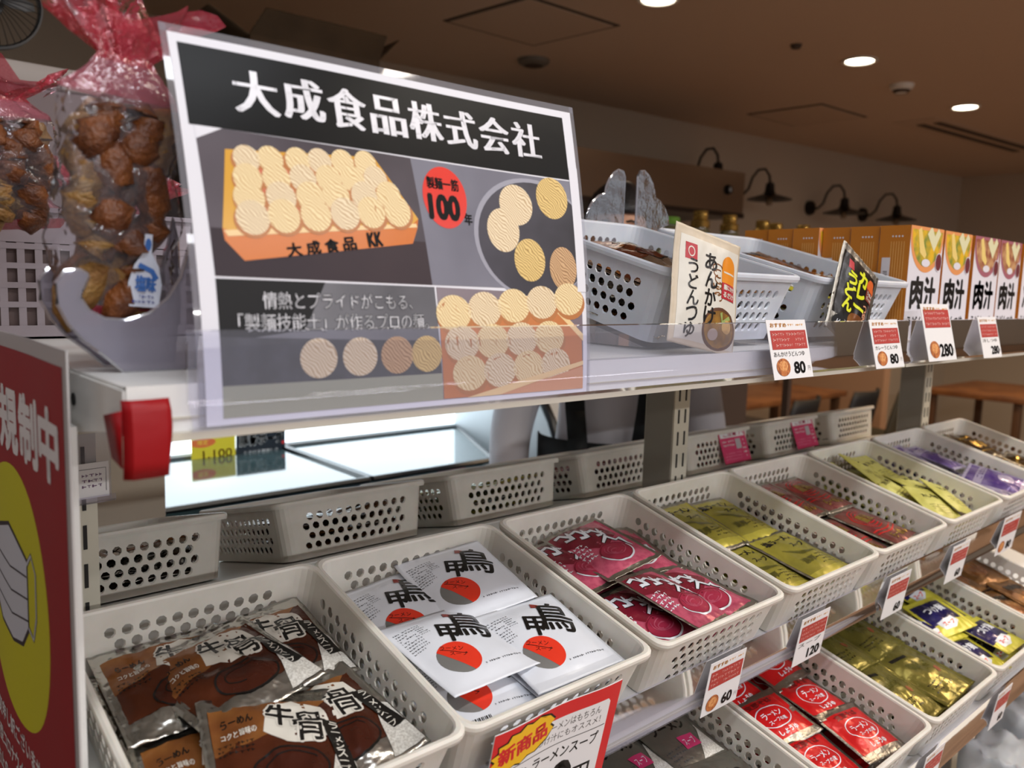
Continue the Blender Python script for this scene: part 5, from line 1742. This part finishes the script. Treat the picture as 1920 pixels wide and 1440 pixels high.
# ------------------------------------------------------------------ dining corner
m_wood = mat('table_wood', '#8a5a34', .45, col2='#6b4226', vscale=6, bump=.1, bscale=40)
m_shell = mat('chair_shell', '#15171a', .5)
m_shell2 = mat('chair_shell_olive', '#3b3626', .55)
m_leg = mat('chair_leg_wood', '#5c3f28', .5)
def chair(x, y, rz, label, m=m_shell):
    t = thing('dining_chair', label, 'chair', (x, y, FZ), (0, 0, rz), group='dark shell chairs in the dining corner')
    mb = MB()
    NU, NV_ = 12, 14
    vs, fs = [], []
    for j in range(NV_ + 1):
        v = j / NV_
        for i in range(NU + 1):
            u = i / NU * 2 - 1
            if v < .5:
                yy, zz = -.22 + v / .5 * .40, .45 + .015 * (1 - v * 2) - .03 * (1 - u * u)
                wd = .22
            else:
                k = (v - .5) / .5
                yy, zz = .18 + .09 * k ** .8 - .06 * u * u, .46 + .40 * k
                wd = .225 - .045 * k ** 3
            vs.append((u * wd, yy, zz + .04 * u * u * (1 if v < .5 else 0)))
    for j in range(NV_):
        for i in range(NU):
            a_ = j * (NU + 1) + i
            fs.append((a_, a_ + 1, a_ + NU + 2, a_ + NU + 1))
    o = mb.add(vs, fs, m).build('shell', t, angle=180)
    m_ = o.modifiers.new('thick', 'SOLIDIFY'); m_.thickness = .012
    for sx in (-1, 1):
        for sy in (-1, 1):
            MB().tube([(sx * .12, sy * .10, .44), (sx * .21, sy * .21, 0)], [.016, .010], m_leg, 8).build('leg', t)
    return t
def table(x, y, w_, d_, label):
    t = thing('dining_table', label, 'table', (x, y, FZ), group='wooden dining tables')
    MB().rbox(-w_ / 2, w_ / 2, -d_ / 2, d_ / 2, .70, .74, m_wood, .005).build('tabletop', t)
    for sx in (-1, 1):
        for sy in (-1, 1):
            MB().rbox(sx * (w_ / 2 - .06) - .025, sx * (w_ / 2 - .06) + .025, sy * (d_ / 2 - .06) - .025, sy * (d_ / 2 - .06) + .025, 0, .70, m_leg, .003).build('leg', t)
    return t
table(4.85, 2.62, 1.5, .60, 'long wooden dining table nearest the kitchen, seen under the top shelf')
table(6.9, 1.75, 1.1, .70, 'wooden dining table farther right beyond the partition')
chair(4.02, 2.02, R(190), 'black shell chair at the left end of the wooden table')
chair(4.75, 2.02, R(185), 'black shell chair in the middle of the wooden table')
chair(5.40, 2.00, R(180), 'dark olive shell chair at the right of the wooden table', m_shell2)
chair(6.05, 1.05, R(190), 'dark chair partly hidden by the far rack post')
bn = MB().box(2.9, 3.75, 1.75, 2.35, FZ, -.34, mat('dark_unit', '#241a15', .6)).build('low_sideboard', smooth=False)
tag(bn, 'very dark low sideboard between the post and the chairs', 'sideboard')
# goods under the lower tier at far right: white plastic carrier bags
m_pl = mat('carrier_plastic', '#b9bcc0', .35, bump=.6, bscale=25, sss=.1)
for i, (x, y, h_) in enumerate(((1.42, -.02, .17), (1.56, -.01, .19), (1.70, .0, .18), (1.50, .16, .17))):
    bm = bmesh.new()
    bmesh.ops.create_cube(bm, size=1)
    bmesh.ops.subdivide_edges(bm, edges=bm.edges[:], cuts=9, use_grid_fill=True)
    for v in bm.verts:
        p = v.co
        f = 1 - .35 * max(0, p.z) ** 1.2
        n = noise.noise(V((p.x * 3 + i * 5, p.y * 3, p.z * 3))) * .014 + noise.noise(V((p.x * 9 + i, p.y * 9, p.z * 9))) * .006
        v.co = V((p.x * .12 * f + n, p.y * .11 * f + n * .7, (p.z + .5) * h_ + n * (1 if p.z > -.4 else 0)))
    o = MB().bm(bm, m_pl).build('plastic_bag', angle=180)
    o.location = (x, y, -.6195)
    tag(o, ['pale plastic bag at the near left of the lowest shelf', 'pale plastic bag in the middle front of the lowest shelf', 'pale plastic bag at the right front of the lowest shelf', 'pale plastic bag behind the others on the lowest shelf'][i], 'plastic bag', 'pale plastic bags on the lowest shelf')

# ------------------------------------------------------------------ the person behind the case
m_skin = mat('skin', '#c9977a', .5, sss=.1)
m_hair = mat('black_hair', '#0b0c10', .45, bump=.4, bscale=200)
m_shirt = mat('white_shirt', '#d2d0d6', .7, bump=.2, bscale=30)
m_apron = mat('dark_apron', '#0d1416', .75)
m_trou = mat('dark_trousers', '#1a1b1f', .8)
def skin(name, joints, edges, parent, m, sub=2, root=0):
    me = bpy.data.meshes.new(name)
    me.from_pydata([j[:3] for j in joints], edges, [])
    o = put(name, me, parent)
    me.materials.append(m)
    md = o.modifiers.new('skin', 'SKIN')
    md.use_smooth_shade = True
    lay = me.skin_vertices[0].data
    for i, j in enumerate(joints):
        lay[i].radius = (j[3], j[4] if len(j) > 4 else j[3])
        lay[i].use_root = i == root
    s_ = o.modifiers.new('sub', 'SUBSURF')
    s_.levels = s_.render_levels = sub
    return o
per = thing('person', 'person in white shirt and dark apron standing beyond the case, arms lowered', 'person', (1.37, .885, FZ), (0, 0, R(-47)))
per.scale = (.955, .955, .955)
J = [(0, 0, .93, .15, .11), (0, 0, 1.10, .125, .09), (0, 0, 1.28, .15, .105), (0, 0, 1.40, .12, .08), (0, 0, 1.47, .055, .055), (0, -.01, 1.545, .05, .052),
     (.18, 0, 1.38, .055, .055), (.245, .0, 1.12, .042, .042), (.23, -.10, .93, .032, .030), (.21, -.15, .87, .034, .02),
     (-.18, 0, 1.38, .055, .055), (-.25, .01, 1.12, .042, .042), (-.25, -.06, .90, .032, .030), (-.245, -.09, .83, .034, .02),
     (.095, 0, .86, .088, .09), (.10, -.01, .48, .055, .06), (.10, .02, .10, .038, .042), (.11, -.09, .04, .04, .03),
     (-.095, 0, .86, .088, .09), (-.10, -.01, .48, .055, .06), (-.10, .02, .10, .038, .042), (-.11, -.09, .04, .04, .03)]
E_ = [(0, 1), (1, 2), (2, 3), (3, 4), (4, 5), (3, 6), (6, 7), (7, 8), (8, 9), (3, 10), (10, 11), (11, 12), (12, 13), (0, 14), (14, 15), (15, 16), (16, 17), (0, 18), (18, 19), (19, 20), (20, 21)]
skin('body', J, E_, per, m_skin)
skin('shirt', [(0, 0, .90, .175, .135), (0, 0, 1.10, .145, .108), (0, 0, 1.28, .168, .122), (0, 0, 1.41, .13, .09), (.185, 0, 1.39, .07, .07), (.25, 0, 1.12, .062, .06), (.242, -.07, .98, .056, .052), (-.185, 0, 1.39, .07, .07), (-.255, .01, 1.12, .062, .06), (-.252, -.04, .96, .056, .052)],
     [(0, 1), (1, 2), (2, 3), (3, 4), (4, 5), (5, 6), (3, 7), (7, 8), (8, 9)], per, m_shirt)
skin('trousers', [(0, 0, .93, .16, .125), (.095, 0, .84, .10, .10), (.10, -.01, .48, .072, .076), (.10, .02, .09, .06, .065), (-.095, 0, .84, .10, .10), (-.10, -.01, .48, .072, .076), (-.10, .02, .09, .06, .065)],
     [(0, 1), (1, 2), (2, 3), (0, 4), (4, 5), (5, 6)], per, m_trou)
def hand(px, py, pz, side):
    """five fingers curled down from the palm"""
    for k in range(4):
        fx = px + (k - 1.5) * .017
        ln = [.066, .075, .072, .056][k]
        skin('finger', [(fx, py, pz - .01, .009, .008), (fx, py - .012, pz - .01 - ln * .45, .0085, .008), (fx, py - .008, pz - .01 - ln * .78, .008, .0075), (fx, py + .004, pz - .01 - ln, .007, .0065)], [(0, 1), (1, 2), (2, 3)], per, m_skin, 1)
    skin('thumb', [(px - side * .028, py, pz + .025, .010, .009), (px - side * .045, py - .018, pz, .0095, .009), (px - side * .046, py - .026, pz - .028, .008, .0075)], [(0, 1), (1, 2)], per, m_skin, 1)
hand(.21, -.155, .845, 1)
hand(-.245, -.095, .805, -1)
bm = bmesh.new()
bmesh.ops.create_uvsphere(bm, u_segments=28, v_segments=20, radius=1)
for v in bm.verts:
    p = v.co
    jaw = 1 - .28 * max(0, -p.z) ** 1.5
    v.co = V((p.x * .075 * jaw, p.y * .092 * (1 - .12 * max(0, -p.z)) - (.012 if p.y < 0 and p.z < .2 and p.z > -.3 and abs(p.x) < .22 else 0) - .006 * max(0, -p.z), p.z * .115 + 1.625))
MB().bm(bm, m_skin).build('head', per, angle=180)
for sx in (-1, 1):
    MB().lathe([(.0001, -.004), (.010, -.002), (.011, .0)], M_white, 14, (sx * .030, -.083, 1.632), 'Y').lathe([(.0001, -.0065), (.005, -.004)], M_black, 12, (sx * .030, -.083, 1.632), 'Y').build('eye', per)
    MB().tube([(sx * .045, -.081, 1.652), (sx * .03, -.088, 1.657), (sx * .016, -.087, 1.653)], .0028, m_hair, 6).build('eyebrow', per)
    MB().lathe([(.0001, -.006), (.018, -.004), (.022, .004), (.014, .010)], m_skin, 16, (sx * .077, .0, 1.625), 'X').build('ear', per)
MB().tube([(0, -.088, 1.645), (0, -.103, 1.615), (0, -.108, 1.598), (0, -.092, 1.590)], [.007, .010, .014, .008], m_skin, 10).build('nose', per)
MB().tube([(-.022, -.083, 1.566), (0, -.092, 1.567), (.022, -.083, 1.566)], [.003, .0055, .003], mat('lips', '#a5605a', .5), 8).build('mouth', per)
bm = bmesh.new()
bmesh.ops.create_uvsphere(bm, u_segments=28, v_segments=20, radius=1)
kill = [v for v in bm.verts if (v.co.z < .30 and v.co.y < -.35) or v.co.z < -.55]
bmesh.ops.delete(bm, geom=kill, context='VERTS')
for v in bm.verts:
    p = v.co
    n = noise.noise(p * 4) * .006
    v.co = V((p.x * (.088 + n), p.y * (.106 + n) + .006, p.z * (.128 + n) + 1.637))
o = MB().bm(bm, m_hair).build('hair', per, angle=180)
m_ = o.modifiers.new('thick', 'SOLIDIFY'); m_.thickness = .012
def apron():
    mb = MB()
    vs, fs = [], []
    nu, nv = 18, 14
    for j in range(nv + 1):
        z = .45 + j / nv * .67
        half = 1.75
        for i in range(nu + 1):
            a_ = -pi / 2 + (i / nu * 2 - 1) * half * .9
            rx = .182 if z > .9 else .182 + (.9 - z) * .06
            ry = .142 if z > .9 else .142 + (.9 - z) * .10
            vs.append((rx * cos(a_), ry * sin(a_), z))
    for j in range(nv):
        for i in range(nu):
            a_ = j * (nu + 1) + i
            fs.append((a_, a_ + 1, a_ + nu + 2, a_ + nu + 1))
    return mb.add(vs, fs, m_apron)
o = apron().build('apron', per, angle=180)
m_ = o.modifiers.new('thick', 'SOLIDIFY'); m_.thickness = .004
for sx in (-1, 1):
    mb = MB()
    pts = [(sx * .075, -.147, 1.08), (sx * .077, -.145, 1.13), (sx * .085, -.145, 1.20), (sx * .095, -.145, 1.32), (sx * .095, -.10, 1.43), (sx * .09, .0, 1.475), (sx * .07, .10, 1.40), (sx * .05, .145, 1.25), (sx * .04, .135, 1.18)]
    for i in range(len(pts) - 1):
        a_, b_ = pts[i], pts[i + 1]
        mb.add([(a_[0] - .024, a_[1], a_[2]), (a_[0] + .024, a_[1], a_[2]), (b_[0] + .024, b_[1], b_[2]), (b_[0] - .024, b_[1], b_[2])], [(0, 1, 2, 3)], m_apron)
    o = mb.build('apron_strap', per)
    m_ = o.modifiers.new('thick', 'SOLIDIFY'); m_.thickness = .004
